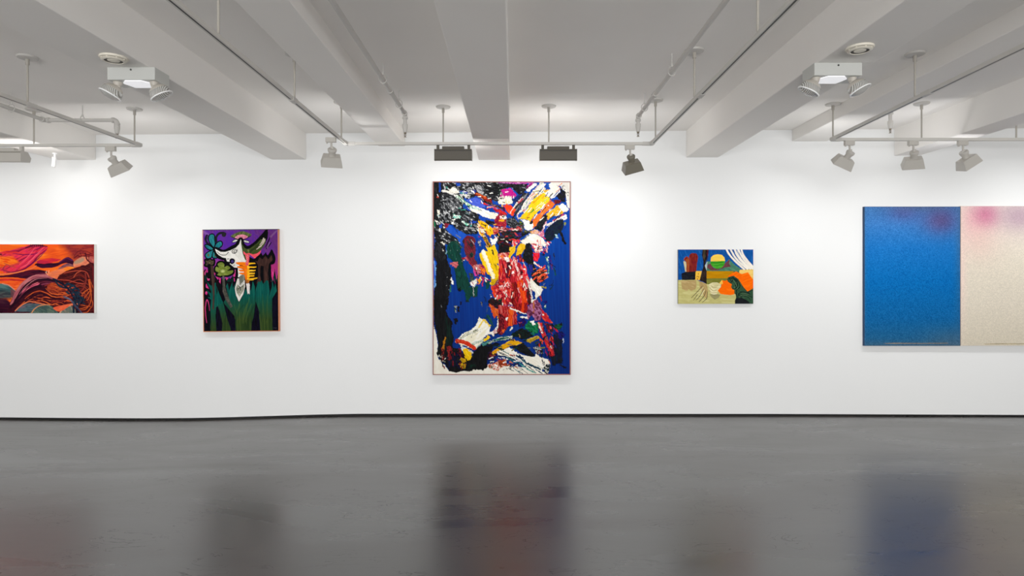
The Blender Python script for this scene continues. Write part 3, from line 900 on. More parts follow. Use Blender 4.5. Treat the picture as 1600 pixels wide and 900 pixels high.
    c.poly('555,400 640,378 760,415 880,465 960,480 985,520 930,562 800,545 700,490 600,445', [WH, CR, (222, 216, 196)], 25, 8, 2, True, h=1.8)
    c.stroke('570,400 640,400 720,430', 26, [(120, 190, 170), WH, (60, 150, 130)], h=1.4)
    c.stroke('700,435 750,450', 10, GR)
    c.stroke('655,205 760,260 870,310', 62, [(130, 25, 20), (90, 15, 15), (160, 45, 25), K, (110, 20, 20)], h=1.4, rag=.35)
    c.stroke('670,205 720,225 800,260', 26, [(210, 100, 25), (190, 60, 25)], h=1.4, rag=.4)
    c.stroke('760,300 900,360 1060,420', 34, [K, K2, (70, 20, 22), (120, 110, 110)], h=1.2, rag=.3)
    c.stroke('740,330 830,368', 22, [(220, 70, 40), (190, 40, 35)], rag=.4, h=1.2)
    c.stroke('820,400 900,390 950,410', 24, [(215, 60, 45), (170, 30, 40), CR], rag=.4, h=1.2)
    c.stroke('930,430 1000,460 1080,490', 44, [(225, 50, 45), (190, 35, 45), (120, 25, 40)], rag=.3, h=1.4)
    c.poly('340,490 380,500 460,520 440,550 380,555 350,530', [(70, 190, 170), WH, (100, 170, 150)], 20, 3, 1.2, h=1.2)
    c.stroke('475,600 550,640', 30, [(90, 200, 170), (40, 150, 120), WH], h=1.2, rag=.3)
    c.blob(335, 615, 18, 20, CR, h=1); c.blob(595, 655, 12, 10, (60, 160, 150))
    c.stroke('520,480 640,500', 26, [(60, 120, 120), GR, K2], rag=.5)
    c.poly('800,570 920,590 930,640 830,640 800,610', [K2, K, DG], 20, 3, 1.2, h=.9)
    c.poly('930,560 1000,480 1090,480 1090,660 930,660', [(150, 30, 45), (120, 22, 38), (175, 45, 60)], 70, 4, 1.5, h=1.2)
    c.poly('1000,520 1050,500 1060,560 1010,560', [WH, CR, (220, 80, 70)], 50, 2, 1, h=1); c.poly('1000,575 1060,570 1050,600 1000,595', (225, 160, 30), h=1)
    c.poly('900,670 1000,680 1090,670 1090,720 960,760 900,790', [(150, 40, 45), (190, 60, 60), (205, 110, 70), (225, 180, 170), CR], 20, 3.4, 1.6, h=1.2)
    c.poly('950,770 1090,700 1090,920 960,920', MARBD, 40, 3.6, 2, h=1)
    c.poly('860,830 900,850 975,800 970,850 930,920 880,920', [WH, CR], 40, 4, 2, True, h=1.4)
    c.poly('690,590 740,578 830,632 905,705 903,765 862,805 815,765 770,680 720,655', [(236, 180, 15), (222, 165, 15), (240, 195, 40)], 40, 8, 1.5, True, h=1.8)
    c.stroke('700,640 720,750 780,810 800,830', 42, [(230, 180, 20), (210, 150, 20), CR], h=1.5, rag=.2)
    c.poly('725,680 760,680 800,750 770,790 740,760', [CR, (200, 170, 90), WH], 60, 3, 1.3, h=1.2)
    c.stroke('735,620 810,655', 18, [(60, 60, 30), (110, 90, 20)], rag=.4); c.stroke('780,730 815,770', 14, K)
    c.stroke('500,880 540,830 620,840', 60, [(130, 30, 45), (90, 20, 35), K2], h=1)
    # upper right fan
    B()
    c.poly('-10,60 380,60 420,100 350,190 280,230 180,120 -10,130', MARBD, 20, 4, 2, h=1)
    c.poly('-10,40 490,36 460,90 390,150 380,110 420,60 250,72 -10,56', [(150, 40, 140), (196, 90, 170), (120, 30, 120), (210, 150, 200)], 5, 8, 1, h=1)
    c.poly('370,110 480,45 500,60 400,160', [(150, 25, 120), (110, 20, 90)], -35, 5, 1, h=1)
    c.poly('-10,120 60,130 40,240 60,270 -10,280', [K, K2, (20, 70, 50), DG, CR], 60, 2, 1.2, h=1)
    c.poly('30,150 60,135 160,128 250,220 180,272 120,240 70,262 20,240', [(190, 20, 130), (170, 10, 115), (205, 50, 150), (150, 20, 110)], 30, 4, 1.2, h=1.4)
    c.poly('170,120 200,160 210,165 180,140', CR)
    c.poly('-10,285 60,280 130,245 200,272 185,340 100,352 -10,352', [CR, (236, 228, 190), WH, (210, 205, 150)], 85, 4, .9, h=1.4)
    for x in range(40, 200, 26): c.stroke([(x, 300), (x + random.uniform(-8, 12), 240)], 14, CR, sm=False)
    c.poly('490,40 730,48 700,115 620,165 600,100 520,70', [(18, 62, 150), (24, 80, 165)], 60, 6, 2)
    c.poly('180,290 270,220 360,190 330,260 250,370 200,360', [(26, 68, 160), K2, (20, 50, 120), K], -45, 4, 1.2)
    c.poly('190,420 330,190 420,190 300,420 230,520', [K2, DG, K, GR], -60, 8, 1, h=1)
    c.stroke('600,75 470,220 370,360 280,520', 84, [CR, WH, (40, 70, 140), CR, (190, 90, 90), LG, WH, (60, 110, 90), CR], 14, .9, h=1.5, rag=.25)
    c.stroke('610,85 520,180', 60, [WH, CR, (214, 208, 190)], h=1.7, rag=.2)
    c.stroke('500,75 400,160', 52, [WH, CR], h=1.6, rag=.3)
    c.stroke('640,150 500,300 410,430 330,520', 60, [CR, WH, (170, 160, 60), (40, 100, 80), CR, (205, 150, 150)], 14, .8, h=1.5, rag=.3)
    c.stroke('440,210 340,330 240,490', 16, [K, (30, 60, 130)], h=.6, rag=.4)
    c.stroke('540,215 480,285', 16, (15, 70, 80), rag=.4); c.stroke('330,250 230,370 150,480', 12, [CR, LG], h=1.2)
    c.stroke('330,280 270,330', 22, [(190, 80, 80), (160, 60, 80)]); c.stroke('480,180 590,160', 14, [(120, 120, 40), (200, 180, 60)])
    c.poly('270,490 330,445 345,470 300,540 265,540', (30, 72, 170), h=.3)
    c.poly('285,550 400,415 455,300 600,205 700,150 730,230 690,330 560,440 480,520 450,592 400,572', [(244, 200, 20), (238, 182, 15), (250, 214, 50), (226, 165, 15), (246, 205, 25)], -48, 12, 1.1, h=1.7)
    c.stroke('590,230 480,330', 30, [(240, 165, 25), (225, 150, 20)], rag=.4, h=1.6)
    c.stroke('670,270 560,400', 30, [(225, 210, 40), (180, 190, 40), WH], rag=.5, h=1.6)
    c.stroke('480,430 435,475', 16, (80, 140, 50)); c.stroke('400,545 420,540', 14, (60, 60, 20)); c.stroke('600,320 520,400', 8, WH, rag=.5)
    c.poly('620,200 720,140 690,70 720,50 800,78 865,130 850,180 740,275 690,240', [WH, CR, (226, 220, 204)], 40, 5, 2, True, h=1.8)
    c.stroke('620,160 700,150', 20, (235, 170, 20), rag=.4)
    c.poly('480,700 468,580 560,480 720,288 785,340 760,392 640,480 560,590', [(240, 112, 38), (228, 96, 30), (246, 130, 50), (235, 105, 40)], -50, 14, 1.2, h=1.7)
    c.specks(14, (560, 330, 720, 500), [(250, 170, 130), WH], 4, 8, 1.5)
    c.poly('748,290 870,295 845,352 790,352', [(150, 25, 35), K, (110, 20, 30), K2], 30, 2, 1.2, h=1)
    c.poly('790,240 870,180 850,120 880,130 940,190 932,322 880,312 820,262', [K, K2, K, (30, 30, 70)], 50, 3, 1.2, h=1)
    c.stroke('870,180 900,90', 10, K); c.specks(10, (880, 90, 970, 330), [K, DG], 4, 9)
    c.poly('665,492 830,358 925,460 860,500 720,542 680,580', [(226, 168, 20), (214, 152, 18), (238, 186, 40)], -40, 10, 1.1, h=1.6)
    c.specks(8, (700, 420, 860, 520), [WH], 3, 6, 1)
    c.poly('828,380 890,338 940,368 976,430 940,462 890,452', [WH, CR, (236, 220, 214)], 30, 5, 2, True, h=1.7)
    c.stroke('930,515 800,575 675,645', 34, [WH, CR, (230, 170, 150), WH, (225, 120, 60)], h=1.3, rag=.3)
    c.stroke('915,490 760,580', 13, (196, 40, 70), h=1); c.stroke('730,540 690,600', 12, (30, 70, 160))
    c.stroke('935,520 935,555 880,565', 26, WH, h=1)
    c.poly('600,535 640,498 676,520 670,605 600,725 520,712 488,692 555,600', [K, K2, K, DG, K], -50, 4, 1.2, h=1.1)
    c.stroke('660,600 620,700', 20, [CR, (215, 150, 170)], h=1); c.stroke('740,630 660,710', 12, LG)
    c.poly('650,860 635,760 700,660 830,570 900,565 912,650 882,725 830,765 760,850 680,890', [(18, 24, 52), K, (20, 26, 70), (18, 48, 44), (28, 34, 44), K2], -50, 3, 1.5, h=.9)
    c.poly('840,690 905,800 945,905 895,880 850,760', [K, K2], 60, 6, 1.2, h=.7)
    c.poly('780,770 825,790 830,830 800,830', [WH, (120, 170, 190)], h=.8); c.poly('910,600 940,610 935,660 915,650', (130, 130, 60)); c.poly('920,660 945,670 930,710', (30, 30, 110))
    c.poly('65,380 110,348 170,380 232,420 200,525 150,490 105,450', [(238, 66, 26), (222, 50, 24), (244, 90, 40)], 60, 6, 1.5, h=1.6)
    c.stroke('-10,430 80,480', 40, [(215, 45, 40), (180, 30, 35), (120, 20, 30)], h=1.2, rag=.3); c.stroke('60,400 70,440', 18, (70, 20, 60)); c.blob(40, 375, 16, 20, (230, 170, 40))
    c.stroke('250,330 150,480', 12, CR, h=1.3); c.stroke('300,420 190,540', 14, K)
    c.poly('100,560 200,528 270,600 345,665 332,745 200,690 105,650', [K, K2, DG, K, GR, K], 20, 2.6, 1.4, h=1.1)
    c.poly('30,530 80,500 110,560 60,570', [WH, CR, K], 30, 2, 1); c.poly('0,570 60,565 50,595 0,595', (230, 160, 30))
    c.poly('260,570 330,600 350,650 300,650', [(30, 90, 60), K, (120, 130, 50)], 30, 2, 1)
    c.poly('300,565 380,575 420,580 482,620 472,695 400,722 360,692 350,622', [WH, CR, (240, 236, 226)], 30, 5, 2, True, h=1.7)
    c.blob(450, 607, 24, 26, [K, DG], h=.8); c.stroke('350,720 410,745 450,730', 26, [K, (100, 100, 40)], h=.8)
    c.poly('-10,600 100,600 100,662 -10,680', [(160, 32, 48), (130, 25, 40), (190, 60, 70)], 20, 5, 1.3, h=1.2)
    c.poly('-10,680 320,690 320,745 -10,750', [K2, (120, 50, 60), (170, 60, 60), (200, 130, 130), (220, 190, 180)], 10, 4, 1.6, h=1.1)
    c.poly('-10,745 280,715 340,740 445,742 280,840 160,860 -10,910', [K, K2, DG, K, (90, 25, 30)], 20, 4, 2, h=1)
    c.poly('210,765 320,745 310,810 240,815', [(46, 42, 118), (32, 30, 90)], -20, 4, 1.2, h=1)
    c.poly('160,850 240,820 300,862 250,920 180,920', [(226, 54, 48), (200, 40, 50), (235, 90, 80)], 40, 3, 1.3, h=1.4)
    c.poly('540,765 622,708 632,800 582,812', [(205, 110, 135), (180, 80, 110), (225, 170, 180)], 60, 3, 1.3, h=1.2)
    c.poly('430,740 520,700 570,740 540,780 450,760', [(210, 130, 90), CR, (190, 70, 60), (220, 170, 60)], 30, 2, 1.2, h=1.2)
    c.poly('296,875 420,772 520,778 620,840 665,910 650,940 520,912 360,925', [WH, CR, (228, 222, 208)], 20, 7, 2, True, h=1.8)
    c.stroke('320,860 420,790', 14, [K, GR])
    # left side lower
    C_()
    c.poly('250,90 300,30 400,10 462,110 440,200 480,300 492,390 545,500 585,650 560,660 690,650 680,795 620,800 600,790 560,872 520,862 512,740 470,700 440,722 400,690 380,540 360,420 340,300 270,240', [(10, 58, 50), (14, 66, 56), (8, 46, 42), (18, 74, 62)], 80, 14, 1.4, h=.8)
    c.poly('400,690 460,660 450,725 420,725', K); c.specks(10, (260, 100, 500, 420), [(120, 150, 140), (20, 60, 150)], 4, 8)
    c.poly('100,-20 200,-10 245,150 260,300 312,420 330,560 292,690 272,920 60,920 80,650 110,300 70,250', [K, (22, 22, 25), K, K2, K], 86, 16, 1.4, h=.9)
    c.poly('80,30 210,60 250,200 240,280 100,290 70,200', [K2, K, DG, K], 70, 5, 1.3, h=1)
    c.poly('60,295 100,295 100,620 78,690 60,760', [(28, 96, 215), (20, 80, 190), (120, 170, 210)], 88, 12, 1.2); c.poly('60,0 100,0 75,90 60,160', (35, 62, 120))
    c.stroke('320,540 335,610', 24, [WH, CR]); c.stroke('305,650 305,720', 22, [(60, 130, 110), (20, 80, 70)]); c.poly('170,30 200,20 225,60 215,80', CR); c.blob(198, 145, 11, 11, CR)
    c.poly('290,325 400,308 412,350 382,395 340,372', [(205, 112, 112), (185, 90, 95), (160, 70, 80)], 20, 4, 1.2, h=1.2)
    c.stroke('250,150 245,200', 16, (110, 150, 160)); c.specks(8, (230, 420, 310, 700), [LG, DG], 4, 7)
    c.poly('490,-20 655,-20 670,80 660,130 640,250 700,350 785,470 650,500 600,340 530,260 500,130', [(120, 30, 45), (46, 42, 48), (140, 40, 52), (90, 22, 38), (60, 50, 55)], 60, 7, 1.1, h=1.1)
    c.poly('545,30 640,40 620,140 560,130', [(42, 46, 50), K2, (100, 28, 42)], 60, 4, 1.2, h=1)
    c.poly('560,190 620,180 630,240 590,250', [K2, (20, 70, 60)], 60, 3, 1.2)
    c.stroke('520,250 600,340 660,420', 34, [(150, 35, 50), (110, 25, 40), (190, 90, 100)], h=1.1, rag=.3); c.poly('460,250 500,240 512,280 470,310', [(150, 30, 45), K, LG], h=1)
    c.stroke('640,410 660,500', 30, [(205, 70, 150), (180, 50, 130)], h=1.1, rag=.2); c.poly('600,360 740,340 730,470 660,450', [(180, 70, 80), (220, 160, 160), (130, 30, 50), (200, 90, 60)], 50, 2, 1.2, h=1.2)
    c.poly('560,460 630,470 640,590 580,600', [K2, DG, (60, 90, 80), K], 60, 2, 1.2, h=.8)
    c.stroke('370,20 470,110', 14, [(90, 110, 80), K2], rag=.5); c.stroke('600,0 640,60', 10, LG, rag=.5)
    c.poly('690,20 730,10 735,90 700,80', [(40, 40, 60), LG, K2], 60, 2, 1)
    c.stroke('660,40 690,250', 40, [(28, 50, 130), (22, 70, 165)], rag=.5)
    # big yellow
    c.stroke('770,-60 820,30 880,130', 52, [(210, 150, 30), K, (170, 120, 20), K2, (226, 170, 30)], h=1.3, rag=.2)
    c.poly('705,190 745,175 785,140 830,160 790,85 860,110 920,60 985,205 1012,315 960,340 1062,415 1040,532 962,622 880,642 856,602 900,545 830,480 800,440 750,330', [(238, 198, 14), (228, 184, 14), (244, 208, 40), (212, 168, 16), (236, 192, 20)], 70, 12, 1.1, h=1.9)
    c.poly('870,540 1040,490 960,620 890,640', [(206, 168, 20), (180, 140, 16), (226, 186, 30)], -30, 6, 1, h=1.8)
    c.stroke('765,165 830,330 905,525', 50, [(244, 238, 214), WH, (238, 226, 170)], 20, 1.4, True, h=2.1)
    c.poly('880,150 905,140 922,210 905,225', [K2, (80, 70, 20)]); c.stroke('930,330 960,420', 10, (150, 120, 16)); c.specks(10, (880, 300, 1000, 480), [(150, 120, 20)], 4, 8)
    c.poly('720,370 760,380 800,410 790,495 745,470', [(230, 110, 28), (210, 80, 26), (240, 140, 40)], 60, 4, 1.2, h=1.4); c.poly('740,380 770,370 770,400', K)
    c.stroke('750,530 860,570', 22, [(200, 30, 40), (150, 20, 50)], rag=.5); c.stroke('770,530 750,640', 18, (205, 30, 40), rag=.5)
    c.poly('580,600 650,555 680,540 670,620 640,665 600,640', [WH, CR, (200, 205, 200)], 50, 3, 1.5, True, h=1.4)
    c.poly('690,560 735,500 745,580 700,625', [(230, 168, 30), (215, 140, 30)], 60, 4, 1.2, h=1.2); c.stroke('620,660 635,800', 10, LG, rag=.7); c.blob(640, 800, 14, 12, DG)
    c.poly('790,580 860,580 850,680 810,690', [(10, 70, 60), (16, 60, 60)], 80, 6, 1.2)
    c.poly('960,190 1090,150 1090,420 1050,420 1010,315', [(190, 60, 60), (225, 170, 165), (120, 30, 40), (215, 110, 70), CR], 60, 1.8, 1.2, h=1.3)
    c.poly('960,560 1090,500 1090,620 900,650', [(120, 60, 70), (90, 30, 40), (190, 120, 120), (70, 20, 30)], -20, 2, 1.2, h=1.2)
    c.poly('875,650 1090,600 1090,910 1000,890 920,800', [(140, 20, 40), (172, 28, 42), (205, 50, 50), (216, 66, 54), (222, 100, 90), (228, 170, 160)], 70, 4, 1.6, h=1.4)
    c.stroke('885,655 930,800', 30, [(230, 80, 30), (215, 60, 30)], h=1.4, rag=.2); c.poly('840,850 900,810 960,830 1010,900 1000,930 830,920', [K, K2, (60, 30, 30)], 30, 3, 1.2, h=1)
    c.poly('930,810 950,800 945,835 925,830', WH); c.poly('860,760 890,790 880,815', [WH, K]); c.stroke('780,800 810,870', 18, (12, 40, 80)); c.blob(745, 885, 16, 14, K2); c.poly('440,870 455,880 455,910 442,910', K)
    # body
    D()
    c.poly('-10,180 140,168 175,290 230,250 300,330 340,420 420,520 455,700 475,910 -10,910 -10,620', [(120, 18, 30), (168, 26, 40), (150, 22, 38), (205, 45, 50), (196, 40, 48), (222, 84, 76), (226, 150, 140)], 78, 7, 1.7, h=1.5)
    c.poly('-10,-10 190,-10 172,120 150,182 -10,190', [K, K2, K, K, (80, 24, 28)], 30, 4, 2, h=1.1); c.poly('180,10 280,20 250,80 200,90', [(220, 50, 60), (200, 90, 90), WH], 40, 2, 1.2, h=1.3)
    c.poly('-10,190 140,175 150,290 -10,290', [(120, 40, 50), (190, 60, 50), (205, 90, 90), (220, 130, 90), (225, 180, 180)], 40, 3, 1.6, h=1.3)
    c.poly('60,240 130,250 140,310 100,310', [WH, CR]); c.poly('20,220 60,215 50,255 20,250', (232, 120, 50))
    c.poly('150,110 230,78 228,165 180,210 150,268 128,245 150,190', [(226, 182, 20), (212, 164, 18), (236, 196, 50)], -60, 6, 1.1, h=1.6)
    c.poly('290,48 385,66 345,150 300,222 240,222 248,122', [(226, 182, 20), (210, 160, 18), (236, 194, 40)], -60, 7, 1.1, h=1.7)
    c.poly('232,225 300,200 330,300 260,330', [(120, 20, 36), (60, 16, 26), (190, 60, 70)], 80, 4, 1.1, h=1); c.stroke('265,230 272,300', 22, (40, 40, 140))
    c.poly('380,58 430,36 472,150 482,300 525,440 430,432 400,330 318,292 342,180', [K, K2, K, K, DG], 60, 4, 1.3, h=1.1)
    c.poly('408,338 470,360 482,460 442,465', [(46, 46, 136), (34, 34, 110)], 70, 6, 1.2, h=.9)
    c.poly('440,40 600,80 612,150 540,182 500,165', [(190, 60, 66), (205, 90, 90), (225, 170, 165), CR, WH], 40, 4, 1.8, h=1.4)
    c.blob(565, 125, 36, 34, [(225, 120, 90), (90, 30, 30), WH], h=1.4)
    c.poly('478,180 572,190 545,305 490,292', [(226, 26, 46), (200, 20, 40), (235, 60, 70)], 70, 5, 1.2, h=1.4)
    c.stroke('500,325 590,390', 32, [WH, CR, (225, 30, 50)], h=1.3, rag=.3)
    c.poly('440,480 560,400 668,430 670,540 600,600 540,560 470,540', [K2, K, DG, (50, 40, 30)], -30, 3, 1.2, h=.8)
    for q in ('470,500 560,440 640,390', '500,485 600,440 660,430', '540,545 600,500 665,480', '560,590 610,565', '600,560 670,520', '520,470 570,410'):
        c.stroke(q, 26, [(226, 84, 46), (205, 60, 40), (235, 120, 70)], h=1.3, rag=.3)
    c.poly('640,450 680,455 675,475 645,468', LG)
    c.poly('68,322 165,310 172,480 150,540 105,540 78,450', [(70, 18, 36), (86, 24, 42), (54, 14, 28)], 85, 8, 1.1, h=1)
    c.stroke('200,240 240,360 275,470', 30, [(225, 130, 130), (200, 50, 60), WH, (220, 90, 80)], h=1.5, rag=.3)
    c.poly('328,415 345,330 385,400 402,505 350,512', [(226, 30, 46), (200, 24, 40)], 80, 6, 1.1, h=1.5); c.poly('280,400 330,420 330,480 290,470', [(150, 20, 40), (60, 16, 24)])
    c.poly('340,400 375,395 370,420 345,420', WH)
    c.poly('150,610 262,570 270,910 170,910 160,760', [(112, 14, 20), (140, 20, 24), (80, 12, 16), (170, 50, 30)], 87, 14, 1, h=1.5)
    c.poly('240,590 312,550 352,600 392,850 395,910 320,910 300,750', [(226, 66, 16), (214, 54, 16), (234, 90, 30), (196, 40, 20)], 85, 14, 1, h=1.7)
    c.poly('326,560 390,570 412,690 380,720', [(206, 42, 62), (180, 30, 50), (225, 110, 110)], 80, 10, 1, h=1.5); c.poly('380,700 430,650 455,910 400,910', [(72, 14, 20), (110, 20, 30), K2], 86, 10, 1, h=1.2)
    c.poly('62,715 100,710 112,810 85,825', [WH, CR, (225, 150, 140)], 80, 4, 1, h=1.6); c.poly('170,430 205,440 210,475 180,470', WH); c.poly('300,490 330,500 325,540 300,530', [WH, (225, 140, 130)])
    c.poly('-10,640 50,640 70,690 10,700', [(225, 110, 100), WH, (200, 40, 50)], 30, 2, 1, h=1.3); c.poly('-10,830 40,820 40,880 -10,890', [(20, 90, 50), (10, 70, 50)])
    c.poly('425,590 450,535 485,565 572,650 612,690 595,765 510,825 500,740 440,680', [WH, CR, (226, 222, 206)], 60, 6, 2, True, h=1.9)
    c.stroke('388,545 435,690 470,880', 24, [WH, CR, GR, WH], h=1.5, rag=.3); c.stroke('520,820 470,870', 16, CR)
    c.poly('470,530 520,545 568,610 560,660 470,570', [K, K2], 50, 5, 1.2, h=1)
    c.stroke('600,660 655,670', 24, [(150, 140, 40), (110, 110, 30)], rag=.3); c.stroke('620,640 640,610', 8, GR)
    c.poly('550,790 590,780 605,850 590,860', [(130, 40, 50), (170, 60, 60)]); c.poly('480,860 540,840 560,900 490,905', [(200, 120, 40), (130, 60, 80), (190, 40, 50)], 60, 2, 1, h=1.2)
    c.stroke('665,235 690,330 700,470', 20, [(40, 140, 90), (170, 200, 190), (20, 90, 110), (16, 70, 150)], rag=.6); c.poly('640,240 690,225 690,290 660,290', [(60, 160, 110), WH, (20, 110, 80)], h=.6)
    c.stroke('705,230 730,340 750,400', 40, [(26, 30, 110), (20, 44, 130), (100, 30, 60), (22, 70, 165)], rag=.5); c.stroke('640,170 620,210', 40, [K, (20, 30, 60)], rag=.5)
    c.stroke('765,195 775,280', 18, [K2, (40, 50, 70)], rag=.5); c.stroke('700,330 790,380', 12, K, rag=.4); c.stroke('770,390 795,490', 22, [(14, 80, 80), K2, (16, 70, 60)], rag=.5)
    c.stroke('760,560 750,630 690,640', 8, (20, 30, 40), rag=.4); c.stroke('890,0 930,50', 26, K, rag=.3); c.poly('720,20 740,30 730,55', LG); c.stroke('720,690 760,640', 22, (14, 50, 70), rag=.6)
    c.stroke('640,870 670,870', 40, (20, 24, 110), rag=.5)
    rd = random.Random(21)
    c.tile(0, 0, 1)
    def dabs(n, box, cols, lmin, lmax, wmin, wmax, ang, spread):
        for _ in range(n):
            x = rd.uniform(box[0], box[2]); y = rd.uniform(box[1], box[3]); a = math.radians(ang + rd.uniform(-spread, spread)); l = rd.uniform(lmin, lmax)
            c.stroke([(x, y), (x + l * math.cos(a), y + l * math.sin(a))], rd.uniform(wmin, wmax), rd.choice(cols), 6, .6, h=1.4, sm=False, rag=.4, warp=.8)
    RDS = [(205, 40, 46), (222, 90, 84), (140, 20, 36), (226, 66, 26), CR, (228, 150, 146), (96, 16, 28), (214, 56, 60)]
    dabs(90, (782, 404, 822, 478), RDS, 3, 10, 1, 2.6, 88, 25)
    dabs(40, (776, 440, 800, 474), RDS + [K, WH], 2, 6, 1, 2.6, 60, 60)
    dabs(34, (776, 352, 812, 380), [K, K2, (90, 25, 30), (190, 60, 60), DG, CR, (40, 40, 110)], 2, 6, 1, 2.6, 20, 50)
    dabs(26, (742, 350, 782, 372), [K, (190, 60, 60), CR, (215, 150, 40), (150, 30, 45)], 2, 5, 1, 2.4, 40, 60)
    dabs(26, (736, 412, 760, 445), [(150, 30, 50), (200, 80, 140), (230, 110, 30), K2, CR, (180, 60, 70)], 2, 6, 1, 2.2, 60, 40)
    dabs(40, (826, 286, 880, 340), [WH, CR, (236, 180, 20), (40, 70, 140), (230, 120, 50), K], 4, 11, .8, 2, 130, 12)
    dabs(40, (682, 290, 740, 360), [K, K2, LG, WH, GR, (60, 150, 130), K], 2, 6, .8, 2, 30, 50)
    dabs(40, (700, 288, 790, 318), [K, K2, GR, K, WH, DG], 2, 6, .8, 2.2, 25, 40)
    dabs(16, (830, 420, 852, 440), [(226, 84, 46), K, (205, 40, 40), (236, 130, 80)], 3, 8, 1, 2.4, -30, 20)
    dabs(24, (838, 370, 856, 396), [(225, 170, 165), (205, 60, 70), WH, (226, 26, 46)], 2, 5, 1, 2.4, 60, 40)
    # foot, left
    E_()
    c.poly('60,-20 222,-20 218,60 200,125 232,185 282,262 262,322 292,432 280,545 335,560 420,640 480,700 520,610 560,555 640,500 700,480 765,525 722,600 680,700 692,770 640,812 520,806 480,832 400,818 330,842 240,822 190,740 130,705 90,605 112,520 90,350 60,240', [K, (14, 14, 16), K, (24, 25, 28), K], 86, 12, 1.6, h=.9)
    c.poly('185,180 240,200 290,430 270,520 200,520', [K, (14, 30, 28), (20, 40, 34)], 86, 10, 1.3); c.poly('200,640 350,600 400,700 350,780 220,770', [(10, 14, 44), K, (14, 20, 60)], 80, 5, 1.5)
    c.poly('290,208 335,200 342,240 318,280 302,262', K); c.poly('300,60 325,60 320,140 305,130', [(20, 60, 50), LG, K], 80, 3, 1); c.poly('335,60 362,70 355,135 335,120', K); c.stroke('375,15 375,40', 16, K); c.blob(450, 2, 18, 12, K2)
    c.stroke('145,50 150,75', 8, GR); c.poly('55,250 72,270 68,300', K); c.stroke('50,300 80,300', 8, K, rag=.4); c.stroke('50,330 80,330', 8, K, rag=.4)
    c.stroke('165,560 170,690', 44, [(150, 35, 35), K, (110, 25, 25), K, (170, 70, 40)], 8, .7, rag=.4); c.stroke('245,560 250,670', 70, [K, (120, 22, 30), (90, 18, 30), (160, 50, 45), K], 8, .8, rag=.4); c.stroke('360,580 390,660', 60, [(110, 20, 34), K, (80, 16, 40), K], 8, .8, rag=.4)
    c.stroke('195,435 180,490 172,550', 26, [(196, 132, 26), (160, 100, 20), (120, 90, 30)], h=.8, rag=.3)
    c.specks(10, (110, 640, 200, 730), [(226, 220, 206)], 4, 10); c.poly('640,200 700,160 720,190 690,220', (10, 50, 80))
    c.poly('590,193 640,222 700,270 722,320 700,385 640,440 610,505 560,562 530,572 400,515 385,560 375,520 340,490 308,480 335,450 392,388 490,342 550,290', [WH, (236, 231, 212), (228, 222, 196)], -40, 9, 2.5, True, h=2.0)
    c.stroke('632,228 610,270 588,305', 18, [(226, 190, 40), (236, 205, 80)], h=2.1, rag=.3); c.stroke('645,222 690,265 715,295', 20, [(230, 196, 50), (220, 190, 90)], h=2.1)
    c.stroke('370,450 450,390 570,345', 36, [(90, 100, 60), WH, (140, 140, 80), CR, (60, 90, 70)], h=1.9, rag=.4); c.specks(9, (450, 330, 640, 440), [(120, 120, 90), K2], 3, 7)
    c.stroke('330,470 400,480 470,510 535,555', 52, [(206, 52, 22), (186, 40, 20), (216, 80, 50)], h=1.9, rag=.25); c.stroke('320,465 350,500', 14, [K, (180, 40, 30)])
    c.stroke('520,505 580,480 650,460', 40, [(60, 130, 100), WH, (30, 100, 80), CR, (120, 170, 150)], h=1.6, rag=.3); c.stroke('560,540 620,490', 20, [CR, (130, 170, 150)], h=1.5)
    c.poly('378,530 440,555 400,590 385,570', [CR, (180, 200, 205)], 40, 4, 2, True); c.poly('395,575 440,550 512,600 490,690 462,702 420,660', [(236, 190, 12), (222, 174, 12), (242, 204, 40)], 60, 6, 1.3, h=1.7); c.stroke('470,580 510,600', 18, LG); c.stroke('410,610 425,650', 8, K)
    c.poly('358,690 380,665 430,675 445,715 400,725', [(196, 152, 18), (170, 130, 16)], h=1.2); c.poly('352,740 380,732 442,735 425,795 385,795 372,770', [(196, 152, 18), (176, 136, 16)], h=1.2)
    c.poly('690,400 722,428 700,445 665,475 640,470', [(232, 186, 14), (240, 200, 40)], h=1.4); c.stroke('460,780 540,760', 40, [K, (10, 50, 40), K], rag=.3)
    c.poly('700,30 740,50 830,110 822,170 770,202 730,120', [(206, 82, 30), (186, 66, 26), (220, 110, 50)], 50, 5, 1.3, h=1.3); c.poly('720,-10 850,-10 870,110 820,110 740,40', [K, K2, (70, 26, 30), K], 30, 2.5, 1.3, h=1); c.stroke('830,110 815,200', 18, (226, 180, 30), h=1.2)
    c.stroke('685,175 720,230 752,295', 26, [(10, 60, 40), (40, 90, 60), (12, 50, 90)], rag=.3); c.stroke('610,20 630,60', 14, [K, GR], rag=.4); c.stroke('690,60 680,130', 10, (60, 80, 110), rag=.5)
    c.poly('800,290 840,140 900,90 920,330 850,405 790,385', [(110, 18, 34), (70, 14, 26), (150, 40, 54), (90, 60, 70)], 70, 3, 1.2, h=1.4); c.stroke('825,200 800,310', 16, CR, h=1.2); c.poly('690,375 765,350 800,300 800,375 760,412', [WH, CR, (200, 150, 150)], 20, 4, 1.5, True, h=1.5); c.poly('850,345 890,330 880,375', (226, 90, 40))
    c.stroke('640,510 760,470 910,430', 40, [(16, 110, 80), CR, (10, 80, 70), (20, 60, 100), (90, 160, 140)], 14, .8, h=1.2, rag=.3)
    c.stroke('690,520 800,520', 40, [(12, 30, 60), K, (10, 50, 60)], rag=.3); c.poly('690,600 740,580 800,640 760,700 690,690', [(20, 20, 60), K, (70, 26, 40), (14, 40, 90)], 30, 3, 1.3)
